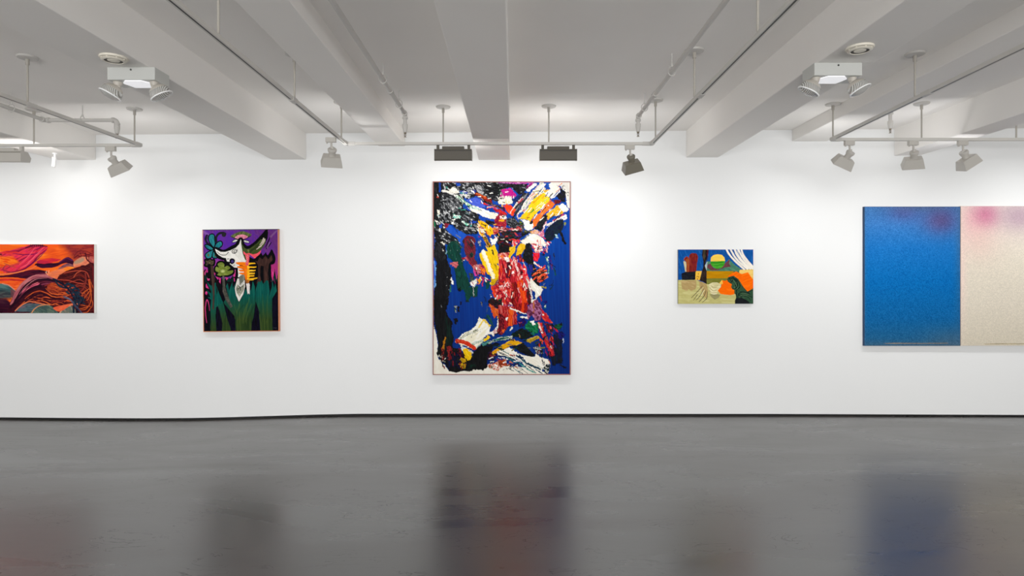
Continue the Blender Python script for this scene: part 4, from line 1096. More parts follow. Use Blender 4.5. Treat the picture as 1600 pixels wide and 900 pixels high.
    c.poly('738,605 800,560 910,495 910,555 800,612 752,625', [(218, 154, 18), (200, 130, 16), (228, 176, 40)], -30, 8, 1, h=1.5); c.poly('700,620 725,600 735,660 705,670', [(110, 20, 30), K])
    c.poly('690,745 760,735 800,715 910,685 910,745 840,790 815,825 760,812 705,785', [(196, 86, 34), (176, 66, 30), WH, (206, 110, 70), (150, 50, 30)], -10, 3, 1.1, h=1.3); c.stroke('700,770 740,775', 12, (20, 90, 60))
    # foot, right
    F_()
    c.poly('-10,50 130,70 205,60 205,280 110,302 -10,370', [(170, 24, 36), (110, 16, 26), (205, 60, 55), (140, 20, 34), (215, 110, 100)], 86, 10, 1, h=1.5); c.poly('115,95 165,95 150,296 105,292', [(226, 78, 20), (210, 60, 20), (232, 110, 40)], 86, 10, 1, h=1.6)
    c.poly('160,40 330,20 340,140 230,150 200,120', [(120, 16, 22), (180, 40, 36), (80, 12, 18), (150, 24, 34)], 87, 10, 1, h=1.5); c.stroke('280,-10 275,125', 28, [(226, 76, 18), (214, 60, 18)], h=1.6, rag=.15); c.poly('75,200 100,195 95,235 80,230', WH); c.poly('-10,130 70,190 60,330 -10,380', [(100, 18, 30), (60, 14, 22), (150, 40, 50)], 70, 3, 1.2, h=1.3)
    c.poly('350,50 440,-10 492,50 506,170 482,225 422,232 388,170 330,220 320,120', [(84, 34, 60), (118, 56, 86), (150, 84, 120), (168, 110, 150)], 60, 4, 2.4, h=1.6)
    for (x, y, r) in ((455, 50, 26), (470, 140, 30), (450, 205, 26), (415, 110, 22)): c.stroke([(x + r * math.cos(a * .5), y + r * math.sin(a * .5)) for a in range(12)], 14, [(170, 110, 150), (120, 60, 92)], h=1.9)
    c.stroke('405,20 405,130', 16, [(190, 110, 50), (150, 80, 60)], h=1.4); c.poly('375,-10 400,-10 395,15', WH)
    c.stroke('125,85 220,125 315,155', 18, [WH, CR], h=1.7, taper=.5); c.stroke('255,185 325,200', 26, [WH, CR], h=1.5, rag=.3)
    c.poly('208,240 290,195 315,250 300,290 240,312', [(24, 20, 108), (18, 16, 80), (60, 20, 50)], 30, 3, 1.3, h=1); c.stroke('235,255 265,250', 12, (150, 60, 80)); c.stroke('150,310 130,345', 20, CR, h=1.2); c.poly('30,345 60,330 45,375', (226, 100, 40))
    c.poly('298,300 350,228 440,258 475,255 452,380 400,402 330,345', [(14, 104, 64), (10, 86, 54), (30, 124, 80)], 40, 4, 1.6, h=1.2); c.poly('362,240 400,232 425,275 400,282', WH, h=1.4)
    c.poly('145,390 260,318 350,355 402,420 300,452 220,425 160,430', [K, K2, (16, 40, 34), K], 20, 3, 1.4, h=1); c.stroke('160,390 220,400', 40, [(14, 50, 40), K], rag=.3); c.stroke('230,390 245,425', 10, (150, 120, 60))
    c.poly('490,98 560,160 632,262 545,245 500,205', [(196, 36, 44), (170, 28, 40), (215, 80, 60)], 45, 6, 1.1, h=1.4); c.poly('505,150 530,165 515,180', WH); c.poly('530,30 555,50 550,85 530,90', [(40, 120, 80), LG]); c.stroke('550,10 530,50', 20, (24, 20, 90), rag=.5)
    c.poly('530,260 620,280 640,360 580,380', [(60, 24, 40), K2, (130, 30, 50)], 50, 3, 1.3)
    c.poly('600,480 650,380 740,350 742,742 700,730 620,765 600,640', [(12, 18, 44), K, (16, 24, 60), K2, (14, 34, 40)], 84, 6, 1.6, h=.8); c.poly('650,370 740,360 780,400 730,450 680,450', [(26, 24, 110), (20, 20, 70)], 20, 4, 1.4)
    c.poly('640,290 700,265 742,268 740,300 702,345 650,340', [(20, 100, 62), (14, 76, 50), K2], 20, 3, 1.4, h=.9); c.blob(730, 270, 12, 18, K)
    c.stroke('478,275 520,390 570,500 612,620', 62, [(206, 32, 42), (180, 26, 38), (216, 70, 60), (140, 24, 36)], 12, 1, h=1.5, rag=.3); c.stroke('465,265 490,330 510,370', 30, [WH, CR, (225, 60, 60)], h=1.6, rag=.2); c.stroke('510,260 510,310', 16, [K, LG])
    c.blob(612, 450, 20, 34, (216, 72, 40), h=1.2); c.blob(606, 538, 14, 16, CR, h=1.2); c.blob(608, 318, 12, 12, (215, 90, 90), h=1); c.stroke('640,320 690,360', 16, (190, 30, 50), rag=.4); c.stroke('625,520 640,640', 20, [(150, 30, 46), K2, (200, 60, 70)], rag=.5); c.stroke('545,560 560,640', 22, [(150, 30, 70), (14, 40, 110)], rag=.5)
    c.poly('470,430 520,470 515,510 475,475', [(216, 80, 40), (190, 50, 40)]); c.stroke('745,440 755,490', 10, (180, 190, 210), rag=.3); c.stroke('720,750 780,790', 20, K, rag=.4)
    c.poly('305,470 350,440 455,405 475,435 420,460 370,492 340,490', [(184, 152, 42), (150, 120, 30), (200, 170, 60)], -20, 5, 1, h=1.3)
    c.poly('-10,545 100,480 175,448 190,470 275,485 200,525 150,525 -10,600', [(222, 166, 16), (206, 140, 14), (232, 186, 40)], -28, 10, 1, h=1.6); c.poly('420,480 500,470 480,540 420,530', [(70, 50, 30), K2, (40, 60, 40)], 30, 3, 1.3)
    c.poly('145,540 200,530 282,488 342,560 425,640 380,662 260,612 200,570', [K, K2, K, (24, 34, 30)], 30, 4, 1.4, h=1); c.poly('400,540 480,530 510,620 440,620', [K, (16, 50, 44), LG, K2], 40, 2.4, 1.3, h=.9)
    c.stroke('-10,450 70,440 140,430', 40, [(20, 120, 80), CR, (14, 90, 70), (30, 100, 110)], 12, .8, h=1.2, rag=.4)
    c.poly('-20,585 60,570 120,548 215,612 330,652 415,655 432,615 480,660 565,680 602,740 560,752 540,775 500,800 510,862 400,842 300,760 250,702 100,655 -20,640', [WH, CR, (236, 230, 214), CR], 33, 14, 1.2, True, h=1.7)
    for q, w, cl in (('205,640 280,700 350,745 480,800', 26, [(20, 60, 84), (14, 40, 60), (90, 130, 140)]), ('160,700 260,750 360,815 430,840', 16, [(30, 110, 110), (90, 160, 150)]), ('-10,600 80,640 180,690', 18, [(20, 90, 96), K2, CR]), ('40,585 140,640 230,690', 10, [K2, (40, 110, 110)]), ('220,620 300,690', 14, [(16, 50, 80), K]), ('-10,650 60,650 140,680', 12, [K, (30, 80, 80)]), ('300,740 420,830', 8, K2)):
        c.stroke(q, w, cl, 12, .8, h=1.2, rag=.35)
    c.poly('510,790 560,740 600,750 570,860 545,850', [(16, 30, 40), K, (20, 60, 70), CR], 60, 2.4, 1.3); c.poly('575,690 600,720 585,740', (200, 120, 60))
    c.poly('-10,695 80,688 70,740 20,760 -10,750', [(190, 88, 36), (160, 62, 28), (120, 44, 30)], 10, 4, 1.1, h=1.2); c.stroke('50,745 120,755', 26, [(176, 80, 40), (140, 50, 30)], h=1.1, rag=.3); c.stroke('130,720 160,725', 20, (206, 110, 70)); c.stroke('180,770 220,790', 12, (200, 130, 90)); c.poly('0,770 30,775 20,795', (200, 120, 80))
    c.specks(26, (40, 740, 330, 830), [K, DG, WH], 4, 10, .8)
    c.tile(0, 0, 1)
    dabs(26, (838, 505, 866, 555), [(205, 32, 42), K, (160, 26, 50), (20, 40, 110), (90, 20, 40), (30, 100, 70)], 3, 9, 1, 2.4, 70, 25)
    dabs(30, (845, 515, 878, 566), [K, (12, 18, 44), K2, (14, 34, 60)], 3, 9, 1, 3, 88, 15)
    dabs(30, (770, 520, 850, 548), [K, K2, (14, 60, 50), (20, 50, 110), (120, 110, 40), K], 3, 8, 1, 2.6, -10, 30)
    dabs(34, (764, 552, 810, 574), [(190, 86, 40), WH, K, (150, 50, 36), CR, (20, 40, 80)], 2, 7, 1, 2.2, 5, 25)
    dabs(34, (690, 548, 730, 574), [K, K, (110, 22, 30), (14, 18, 50), K2], 3, 8, 1, 2.6, 86, 20)
    dabs(20, (786, 556, 848, 580), [K2, (30, 100, 106), WH, CR, (20, 60, 84)], 6, 14, .7, 1.6, 34, 8)
    return c


# ---- red landscape at far left
def paint_red():
    c = Canvas(-44, 381.6, 147.2, 489.4, 3.0, 2)
    c.warp = .35; c.ws = 4
    OR = (240, 104, 34); OR2 = (226, 74, 30); RD = (214, 46, 52); PK = (226, 52, 92); PL = (62, 22, 44); DK = (44, 18, 32); MR = (98, 30, 36); SL = (76, 96, 102)
    c.tile(0, 360, 6)
    c.poly('-300,100 900,100 900,800 -300,800', [(246, 132, 44), OR, (236, 88, 32), (232, 98, 36)], 4, 30, 3, True, 0)
    c.poly('560,90 920,90 920,340 690,285 650,240 600,190', [(146, 50, 46), (124, 40, 44), (160, 58, 46)], -8, 14, 3, True, feather=7)
    c.poly('440,170 600,165 660,215 560,258 440,250 420,200', [(234, 92, 36), (214, 70, 36)], -12, 14, 2, True, feather=4, fade=.8)
    # pink drapery
    c.poly('-300,210 0,205 120,180 230,150 300,135 440,150 425,200 360,245 325,300 260,350 150,390 40,398 0,380 -300,400', [RD, PK, (232, 66, 56), PK, (200, 36, 78), (226, 70, 60), (130, 26, 66)], -28, 26, 2.2, True, sm=True)
    c.poly('-300,170 0,240 110,245 170,300 60,335 0,350 -300,360', [OR, (246, 130, 40), OR2], 10, 20, 2, True, sm=True, feather=2)
    c.poly('0,205 100,190 230,215 300,200 230,225 100,225', [(225, 60, 60), RD], 0, 12, 1.5, True, sm=True)
    for q, w, cl in (('440,150 330,150 240,165 160,190 60,200', 12, (150, 36, 60)), ('430,160 340,215 230,228 120,215', 10, (120, 30, 80)), ('435,180 360,240 300,310 200,372 60,398', 14, (120, 24, 62)), ('400,170 330,240 250,320 190,350', 9, (236, 96, 120)), ('370,160 300,250 200,330', 8, (170, 26, 70)), ('330,160 260,250 180,320', 7, (240, 90, 110)), ('420,200 340,280 240,350', 8, (100, 26, 80)), ('60,320 30,370 130,395', 10, (140, 50, 70)), ('40,310 90,330 150,350', 14, (190, 70, 60))):
        c.stroke(q, w, cl, feather=.5, taper=.6)
    for k in range(7): c.stroke([(290 + k * 18, 132), (280 + k * 20, 150)], 9, (80, 28, 44), sm=False)
    c.stroke('240,165 330,135 440,152', 9, (70, 24, 40), feather=.4)
    c.stroke('-60,215 10,225', 14, (90, 36, 40), feather=.6)
    # plum bands
    c.poly('325,322 380,300 440,308 560,298 620,255 660,258 697,300 690,345 660,315 600,308 510,345 400,355', [DK, PL, (54, 20, 50)], 0, 14, 1.5, True, sm=True)
    c.poly('360,280 470,262 570,272 500,300 420,312 350,305', [(216, 56, 56), RD, (180, 40, 70)], 0, 12, 1.5, True, sm=True)
    c.stroke('560,300 620,262 680,280', 12, (86, 36, 76), feather=.6)
    c.poly('-300,420 0,425 150,402 300,368 420,378 445,398 380,420 260,460 150,442 0,442 -300,450', [DK, PL, (92, 26, 44), DK], -6, 20, 1.6, True, sm=True)
    c.stroke('-40,415 120,400 280,362 340,330', 7, (230, 120, 90), feather=.4)
    c.poly('385,358 480,350 565,342 580,360 440,378', [(240, 120, 46), OR], 0, 10, 2, True, sm=True)
    c.poly('-300,446 0,446 150,446 265,458 215,490 165,565 100,535 0,500 -300,490', [OR, (240, 90, 44), OR2, (246, 120, 60)], 4, 16, 1.8, True, sm=True)
    c.stroke('-60,468 100,462 250,475', 16, [(170, 40, 44), RD], feather=.8, taper=.6)
    # rocks left
    c.poly('-300,480 0,498 60,505 110,540 155,575 110,625 -300,630', [(84, 118, 116), (56, 92, 96), (62, 84, 84), (40, 64, 70)], 12, 16, 3, True, sm=True)
    c.poly('-300,560 60,570 120,600 100,640 -300,650', [(50, 60, 64), (64, 56, 64), (80, 88, 84)], 6, 12, 2, True, feather=3)
    c.stroke('20,498 90,520 160,580', 8, (214, 150, 130), feather=.6)
    c.poly('100,550 165,575 130,640 100,620', [(130, 76, 80), (100, 64, 70)], 40, 6, 2, True, feather=1)
    c.poly('-300,640 60,650 110,690 160,700 160,790 -300,790', [(70, 26, 40), PL, (48, 20, 34)], 4, 16, 2, True)
    c.poly('-300,620 60,640 100,690 -300,680', [(54, 24, 42), (74, 36, 50)], 10, 12, 2, True, feather=2)
    # great dark hill
    c.poly('90,700 150,590 240,500 330,430 430,425 530,455 620,470 760,330 890,320 900,790 150,790', [(66, 24, 36), DK, (84, 30, 36), (54, 20, 34)], 20, 18, 2, True, sm=True)
    c.stroke('112,690 160,580 230,490 325,436 430,426 520,460', 34, [(196, 116, 118), (168, 86, 98), (150, 76, 88)], 14, 2, True, feather=.6)
    c.stroke('125,700 190,585 260,505 350,462 440,458 540,490', 24, [DK, (40, 20, 38)], feather=.4)
    c.poly('192,614 225,555 300,508 350,488 372,500 330,530 300,556 262,560 230,596', [(230, 104, 128), (206, 84, 112), (236, 130, 130)], -35, 8, 1.4, True, sm=True)
    c.stroke('330,540 400,505 470,500', 14, [(150, 70, 100), (120, 50, 70)], feather=.5)
    c.stroke('100,720 200,620 300,545 380,520', 26, [DK, (36, 16, 30)], feather=.5)
    c.stroke('175,640 240,560 330,505 430,480 520,490', 7, [(150, 66, 84), (110, 44, 64)], feather=.4, taper=.5); c.stroke('150,668 215,580 300,505', 6, (60, 26, 44), feather=.4); c.stroke('180,600 250,520 340,458 440,446', 5, (214, 140, 140), feather=.4, taper=.6)
    c.stroke('420,520 480,500 560,530', 8, [(120, 40, 44), (160, 60, 50)], feather=.4); c.stroke('380,545 450,530 520,560 600,590', 12, [DK, (70, 26, 34)], feather=.5)
    # upper right
    c.poly('440,415 480,385 560,362 640,345 695,345 660,385 600,400 545,440 520,452', [(236, 130, 84), (226, 112, 70), (214, 120, 92)], -14, 10, 2, True, sm=True)
    c.poly('545,362 590,325 640,308 695,330 690,350 620,350', [(122, 84, 92), (150, 90, 90), (100, 60, 80)], -10, 8, 1.6, True, sm=True)
    c.poly('600,355 640,340 695,345 660,372 610,378', [(244, 140, 50), OR], 0, 8, 2, True, sm=True)
    c.poly('692,300 760,250 830,245 885,262 885,345 780,325 700,345', [(222, 128, 96), (206, 104, 82), (232, 140, 100)], -10, 10, 2, True, sm=True)
    c.poly('700,290 770,256 790,280 740,310 700,318', [(160, 136, 112), (186, 130, 106)], -30, 6, 2, True, sm=True, feather=1.2)
    c.poly('840,250 890,262 890,345 850,320', [(170, 80, 76), (196, 110, 96)], 60, 5, 2, True, sm=True)
    for q in ('690,250 730,200 800,195 860,220', '700,260 760,215 830,230 870,240', '720,235 790,240 850,215', '750,205 770,240 840,250', '690,262 720,240 760,250'):
        c.stroke(q, 5, (88, 30, 36), feather=.3)
    c.stroke('800,215 815,270 850,310 870,360 872,450', 12, [(90, 34, 38), (64, 24, 34)], feather=.3); c.stroke('835,225 830,290', 7, (96, 40, 40))
    # tangled brown mass
    c.poly('540,450 600,392 700,352 780,335 890,335 890,790 700,790 620,640 560,560', [(76, 28, 30), (52, 20, 26), (98, 36, 34), (60, 24, 28)], 24, 14, 1.6, True, sm=True)
    rnd = random.Random(8)
    for k in range(15):
        y = 380 + k * 17
        cl = rnd.choice([(130, 46, 38), (106, 38, 34), (146, 56, 44), (44, 18, 24), (44, 18, 24), (160, 68, 52)])
        c.stroke([(560 + rnd.uniform(-20, 10), y + 40 + rnd.uniform(-10, 10)), (650, y + 25 + rnd.uniform(-12, 12)), (740, y - 8 + rnd.uniform(-15, 12)), (800, y + 10 + rnd.uniform(-10, 20)), (845, y + 60 + rnd.uniform(-20, 40))], rnd.uniform(4, 9), cl, feather=.4, taper=.5)
    c.stroke('700,360 790,372 840,400 860,470', 14, [(60, 24, 28), (84, 32, 32)], feather=.4); c.stroke('600,400 700,380 800,385 835,440', 8, (170, 70, 54), feather=.3)
    c.stroke('690,440 720,400 760,380', 8, (176, 80, 56), feather=.3); c.stroke('800,400 805,480 770,560 700,590', 12, (130, 50, 44), feather=.4)
    c.stroke('545,462 640,470 720,490 790,500', 8, (170, 66, 52), feather=.3)
    # orange eddies in the middle
    c.poly('440,540 470,495 540,490 600,530 640,590 560,610 480,590', [(150, 60, 40), (190, 84, 44), (110, 36, 36)], 20, 8, 1.4, True, sm=True)
    for k in range(34):
        x = rnd.uniform(420, 600); y = 500 + rnd.uniform(0, 90)
        c.stroke([(x, y), (x + rnd.uniform(20, 40), y + rnd.uniform(-4, 18)), (x + rnd.uniform(50, 90), y + rnd.uniform(4, 26))], rnd.uniform(4, 9), rnd.choice([(206, 84, 44), (222, 104, 48), (176, 62, 38), (96, 32, 34), (150, 52, 38), (70, 26, 32)]), feather=.3, taper=.6)
    for q, w in (('235,640 300,590 370,568 430,585 500,622 600,622 680,590', 9), ('150,740 230,670 330,612 400,605', 7), ('260,640 330,625 420,650 500,660 600,640', 7), ('430,545 480,590 560,600 640,600', 8), ('300,680 380,655 470,690 540,700', 8), ('260,660 320,640 400,640', 6)):
        c.stroke(q, w, [(216, 92, 44), (228, 112, 50), (190, 70, 38)], feather=.4, taper=.5)
    c.stroke('240,665 350,600 430,605 520,645 620,640', 14, [DK, (50, 20, 30)], feather=.4)
    for k in range(26):
        x = rnd.uniform(250, 620); y = rnd.uniform(630, 705)
        c.stroke([(x, y), (x + 35, y - rnd.uniform(0, 18)), (x + 80, y + rnd.uniform(-4, 14))], rnd.uniform(4, 9), rnd.choice([(190, 70, 44), (226, 100, 50), (96, 32, 34), (60, 22, 30), (150, 52, 40)]), feather=.3, taper=.6)
    c.stroke('560,720 640,700 720,690', 20, [(226, 100, 60), (236, 130, 90)], feather=.8)
    # roots, right
    c.stroke('838,465 845,520 850,570', 20, [(206, 96, 44), (170, 70, 40)], feather=.3)
    for q, w in (('845,540 800,570 770,595', 10), ('850,560 800,620 790,655', 10), ('850,560 856,630 845,690', 10), ('850,570 830,640 800,660', 8), ('845,690 810,720 745,735', 9), ('855,640 870,680 860,720', 9), ('840,700 800,740 750,745', 8), ('855,720 820,765 780,770', 9), ('848,480 870,530 880,560', 8), ('760,700 800,705 850,715', 7), ('790,650 770,610 800,580', 6)):
        c.stroke(q, w * .85, [(190, 82, 40), (212, 102, 50), (160, 60, 38)], feather=.3, taper=.4)
    c.stroke('872,340 880,500 882,770', 14, (110, 34, 40), feather=.5)
    # slate boulders along the bottom
    c.poly('140,756 200,700 270,682 350,690 420,702 400,740 330,770 170,775', [(84, 104, 112), (66, 84, 92), (110, 100, 112)], -4, 12, 2, True, sm=True); c.stroke('142,755 205,700 260,672 300,668 400,690 470,700', 8, (232, 128, 84), feather=.3)
    c.poly('150,760 310,765 300,790 130,790', [(66, 26, 34), PL], 0, 10, 2, True)
    c.poly('288,790 320,735 370,706 440,698 500,722 535,790', [(78, 100, 92), (60, 78, 76), (96, 112, 98)], 30, 8, 2, True, sm=True); c.stroke('290,785 325,735 375,706 450,698', 8, [(226, 150, 100), (200, 130, 90)], feather=.4)
    c.poly('555,790 590,735 650,705 700,735 700,790', [(112, 118, 106), (84, 100, 96), (140, 130, 112)], 60, 6, 2, True, sm=True); c.stroke('560,775 600,730 660,706', 7, (226, 160, 120), feather=.3)
    c.poly('500,725 600,700 660,700 560,760', [(236, 110, 70), (226, 90, 60)], -20, 8, 2, True, sm=True)
    # dark plant
    c.stroke('500,455 560,485 630,540 680,610 715,700 725,790', 16, [(34, 36, 52), (22, 24, 40)], feather=.3)
    for q in ('640,540 690,520 720,545', '650,560 720,545 745,570', '660,590 730,580 760,600', '600,520 640,500 690,515', '680,620 740,620 790,640', '690,650 760,640 800,660', '700,680 760,670 795,690', '620,545 560,520 520,480', '650,600 620,570', '690,560 710,620 700,690', '720,570 740,640 730,720', '660,540 700,580 740,610', '700,640 690,720 690,790', '730,600 770,650 760,690'):
        c.stroke(q, 20, [(26, 34, 48), (40, 62, 78), (22, 26, 40)], 6, .8, feather=.3, taper=.5)
    c.stroke('600,622 660,650 700,700 775,785', 15, [(110, 116, 140), (76, 82, 106), (50, 50, 70)], feather=.4)
    c.stroke('440,378 436,400', 4, (240, 200, 170)); c.stroke('460,375 455,400', 4, (240, 200, 170)); c.stroke('425,390 450,420', 4, (240, 180, 150))
    return c


# ---- purple jungle with skull
def paint_jungle():
    c = Canvas(318.0, 359.2, 434.6, 517.2, 3.2, 3)
    c.warp = .25; c.ws = 4
    BK = (18, 17, 21)
    c.tile(310, 350, 10)
    c.poly('0,0 1300,0 1300,1800 0,1800', [(96, 52, 140), (84, 40, 150), (112, 58, 132), (92, 46, 124)], 70, 14, 4, True, 0)
    c.spray(520, 270, 330, 170, (84, 40, 156), .7); c.spray(1150, 200, 200, 260, (98, 48, 108), .7)
    c.spray(200, 640, 420, 120, (164, 60, 150), .8); c.spray(1170, 690, 170, 140, (184, 54, 110), .85)
    c.stroke('80,110 160,170', 40, (150, 110, 170), feather=1.5, fade=.6); c.stroke('1230,110 1130,210', 20, (150, 120, 150), feather=1.2, fade=.6)
    c.poly('60,885 1260,885 1260,1800 60,1800', [BK, (14, 13, 24), (22, 20, 32)], 88, 20, 3, True)

    def ink(pts, grow, sm=True):
        p = parse(pts) if isinstance(pts, str) else pts
        if sm: p = smooth_closed(p)
        p = p + [p[0]]
        c.stroke(p, grow, BK, sm=False); c.poly(p[:-1], BK, warp=0)

    def shape(pts, cols, grow=44, ang=80, sm=True, sx=10, sy=1.4):
        ink(pts, grow, sm); c.poly(pts, cols, ang, sx, sy, True, sm=sm, warp=.15)
    # black undergrowth with pink gaps
    c.poly('60,760 110,700 150,720 180,860 240,780 300,870 330,820 400,870 450,830 480,880 540,800 590,700 640,640 640,1100 60,1100', [BK, (26, 22, 30)], 80, 8, 2, True)
    PKS = [(206, 62, 136), (190, 50, 120), (222, 84, 150)]
    for q in ('95,760 130,700 120,800 165,880 140,880 110,830', '235,760 260,700 280,820 345,840 340,900 300,860', '300,850 350,840 335,920', '425,830 470,845 440,880', '470,850 540,820 580,700 575,820 520,830', '130,690 150,740 130,760', '1120,640 1160,760 1180,700 1230,840 1250,640 1250,900 1130,900 1110,780'):
        c.poly(q, PKS, 80, 8, 2, True)
    for q in ('1110,900 1130,770 1160,900', '1160,900 1190,700 1225,900', '1215,900 1245,780 1260,900', '180,880 210,760 250,900', '300,890 320,830 345,890', '440,900 480,830 520,900', '500,900 540,800 590,900', '80,900 120,730 150,900'):
        c.poly(q, [BK, (16, 60, 56), BK], 85, 8, 2, True)
    # curl and dark leaf
    c.stroke('285,265 285,200 325,150 385,135 425,150', 36, (34, 33, 38)); c.blob(405, 165, 34, 34, (40, 40, 42)); c.stroke('140,175 118,240 150,300 190,320', 36, (32, 28, 44)); c.stroke('150,190 150,250', 14, (84, 60, 100))
    # teal flower
    TL = [(36, 116, 124), (48, 134, 136), (30, 100, 112)]
    for q in ('168,210 195,165 240,165 252,220 262,345 232,345 185,275', '285,310 340,272 372,295 360,340 300,372 268,362', '113,332 150,328 222,372 222,398 150,382', '116,482 160,438 242,408 232,460 190,522 140,528', '228,500 240,440 266,400 302,490 285,522 245,524'):
        shape(q, TL, 34)
    c.blob(160, 480, 14, 24, (90, 96, 60)); c.blob(268, 490, 14, 20, (90, 96, 60)); c.blob(268, 378, 20, 20, (66, 82, 66))
    # lash flower above
    c.poly('510,188 600,138 700,112 800,148 835,172 780,212 660,238 570,220', [(92, 104, 58), (72, 84, 48), (110, 120, 70)], -60, 8, 2, True, sm=True, feather=1)
    c.poly('575,212 620,178 690,166 752,182 775,205 720,232 660,240 600,232', [(236, 156, 176), (226, 130, 156)], 85, 6, 2, True, sm=True)
    for x in range(600, 770, 22): c.stroke([(x, 186), (x * .8 + 132, 222)], 6, (110, 70, 70), sm=False)
    c.stroke('508,188 580,226 660,246 750,228 830,180', 14, BK, taper=.6)
    # black behind skull, feathers
    c.stroke('285,385 400,428 520,372 600,325 655,240', 56, BK); c.stroke('690,290 770,365 880,310 1000,190 1080,90', 50, BK, taper=.3)
    c.stroke('1050,370 1090,290 1125,205', 18, BK, taper=.6); c.stroke('1060,395 1110,340 1148,285', 18, BK, taper=.6); c.stroke('1080,380 1120,290', 6, (150, 130, 160))
    for q in ('538,282 570,250 615,250 592,272', '715,260 760,262 798,285 760,292 725,276'): shape(q, [(222, 220, 212), (180, 180, 172)], 20)
    # skull
    ink('265,390 330,425 420,450 480,440 590,370 640,320 668,240 690,300 695,420 715,510 750,570 740,640 760,860 735,1010 615,910 620,800 615,680 560,680 515,645 500,605 445,590 425,540 375,530 310,495', 64)
    c.poly('265,386 300,405 350,432 425,434 500,412 590,370 640,318 668,240 686,300 692,420 716,510 748,572 740,620 640,640 650,690 720,720 720,770 720,905 610,905 624,800 616,682 562,680 520,642 545,615 490,590 450,582 434,530 380,520 320,482 282,440', [(226, 224, 216), (214, 212, 204), (232, 230, 224)], 60, 12, 3, True, warp=.15)
    c.stroke('295,430 350,474 425,484 460,455 475,440', 9, BK); c.stroke([(572 + (44 - t * 2.2) * math.cos(t * .55 + 2.6), 428 + (42 - t * 2.2) * math.sin(t * .55 + 2.6)) for t in range(0, 18)], 10, BK)
    c.stroke('530,440 560,460 600,440 612,400', 9, BK)
    c.blob(530, 578, 44, 44, BK); c.blob(532, 582, 20, 22, (66, 52, 116)); c.stroke('450,540 485,538', 6, BK); c.stroke('455,555 480,545', 5, BK); c.stroke('548,635 552,655', 6, BK); c.stroke('565,630 568,655', 5, BK); c.stroke('500,620 540,650', 12, (226, 224, 216))
    # green wing
    c.poly('672,270 700,320 765,392 860,345 960,258 1040,140 1078,96 1096,150 1060,290 1000,380 960,440 900,490 800,480 745,565 706,490 686,400', [(62, 74, 38), (74, 88, 46), (50, 60, 34)], -40, 10, 2, True, sm=True)
    c.stroke('700,310 765,378 860,330 970,230 1070,110', 28, BK); c.poly('985,240 1040,140 1078,90 1094,150 1070,260', BK, sm=True)
    for q in ('915,398 960,365 990,345', '945,362 1000,325 1030,290', '965,322 1020,285 1048,262', '985,290 1030,258 1050,238', '1000,258 1035,236', '1015,235 1025,220'): c.stroke(q, 15, (196, 184, 168), taper=.3)
    c.stroke('784,410 790,450 800,490', 14, (100, 110, 60)); c.blob(785, 415, 14, 14, (110, 120, 66))
    c.poly('780,500 870,550 960,470 1000,520 930,600 780,610', BK)
    c.poly('706,424 750,465 800,458 860,476 920,460 988,414 962,470 882,542 822,492 795,472 740,490 712,470', [(238, 92, 104), (226, 80, 94)], 10, 8, 2, True)
    # ribs
    c.poly('770,590 935,590 935,900 770,900', BK)
    OG = [(240, 124, 26), (230, 104, 22), (246, 140, 36)]
    c.poly('690,598 790,605 800,760 795,900 790,920 770,930 722,905 716,780', OG, 85, 10, 2, True)
    for q in ('588,602 740,598 745,645 640,640', '610,660 740,660 745,705 640,692', '636,715 730,716 730,745 650,738', '636,764 730,760 735,800 650,782'): c.poly(q, OG, 5, 10, 2, True, sm=True)
    for i, y in enumerate((600, 660, 712, 756, 796, 850)):
        c.poly([(765, y - 8), (800, y + 6), (870, y + 7), (932, y + 2), (922, y + 14), (880, y + 26), (810, y + 30), (765, y + 44)], [(246, 188, 36), (240, 172, 30), (250, 200, 60)], 0, 8, 2, True, sm=False)
    c.poly('738,485 795,485 798,520 780,640 740,635 752,560', [(232, 96, 110), (214, 80, 96)], 80, 4, 1.4, True, sm=True)
    for k in range(9): c.blob(768 - k % 2 * 10, 500 + k * 14, 5, 5, (250, 170, 170))
    # trees right
    BR = [(66, 46, 42), (54, 38, 36), (78, 54, 48)]
    ink('890,570 930,590 960,520 1000,550 1050,500 1095,550 1145,490 1170,560 1110,620 1095,900 900,900 940,650', 60)
    c.poly('1120,470 1150,400 1205,520 1190,620 1110,640 1150,560', BK, sm=True); c.poly('960,480 985,450 1010,500 1060,440 1080,500 1140,420 1150,560 960,560', BK)
    c.poly('885,572 930,588 958,520 1000,556 1050,500 1095,556 1145,490 1165,560 1105,625 1085,760 1100,935 1020,935 1022,660 975,650 965,800 985,935 905,935 935,800 935,640', BR, 86, 14, 1.6, True, sm=False)
    # small brown flower & olive flower
    ink('110,560 140,555 150,570 180,545 210,570 245,560 250,600 235,640 190,650 175,640 140,655 105,640 120,605', 40)
    c.poly('118,568 150,572 180,550 212,572 240,570 240,605 225,632 192,640 176,630 146,645 116,632 130,604', [(84, 72, 54), (66, 58, 48)], 60, 5, 2, True, sm=True); c.blob(180, 602, 9, 9, (120, 110, 80))
    c.stroke('170,650 190,760 205,900 225,1050 230,1180 240,1330', 62, BK); 
    ink('268,690 285,665 320,670 305,630 330,600 375,598 408,625 408,665 450,650 495,670 498,695 450,725 540,730 535,765 470,795 420,800 330,805 290,790 310,760 270,735', 56)
    c.poly('268,690 285,665 322,676 305,630 330,602 375,598 406,628 406,672 450,652 493,672 494,695 450,728 542,726 530,765 470,792 420,798 340,806 296,790 316,758 272,732', [(112, 126, 52), (96, 112, 46), (128, 140, 66)], 30, 8, 2, True, sm=True); c.blob(382, 736, 30, 20, (190, 198, 130), feather=1.6)
    # grass
    c.tile(310, 435, 10)
    GT = [(18, 88, 78), (12, 72, 68), (24, 98, 86)]

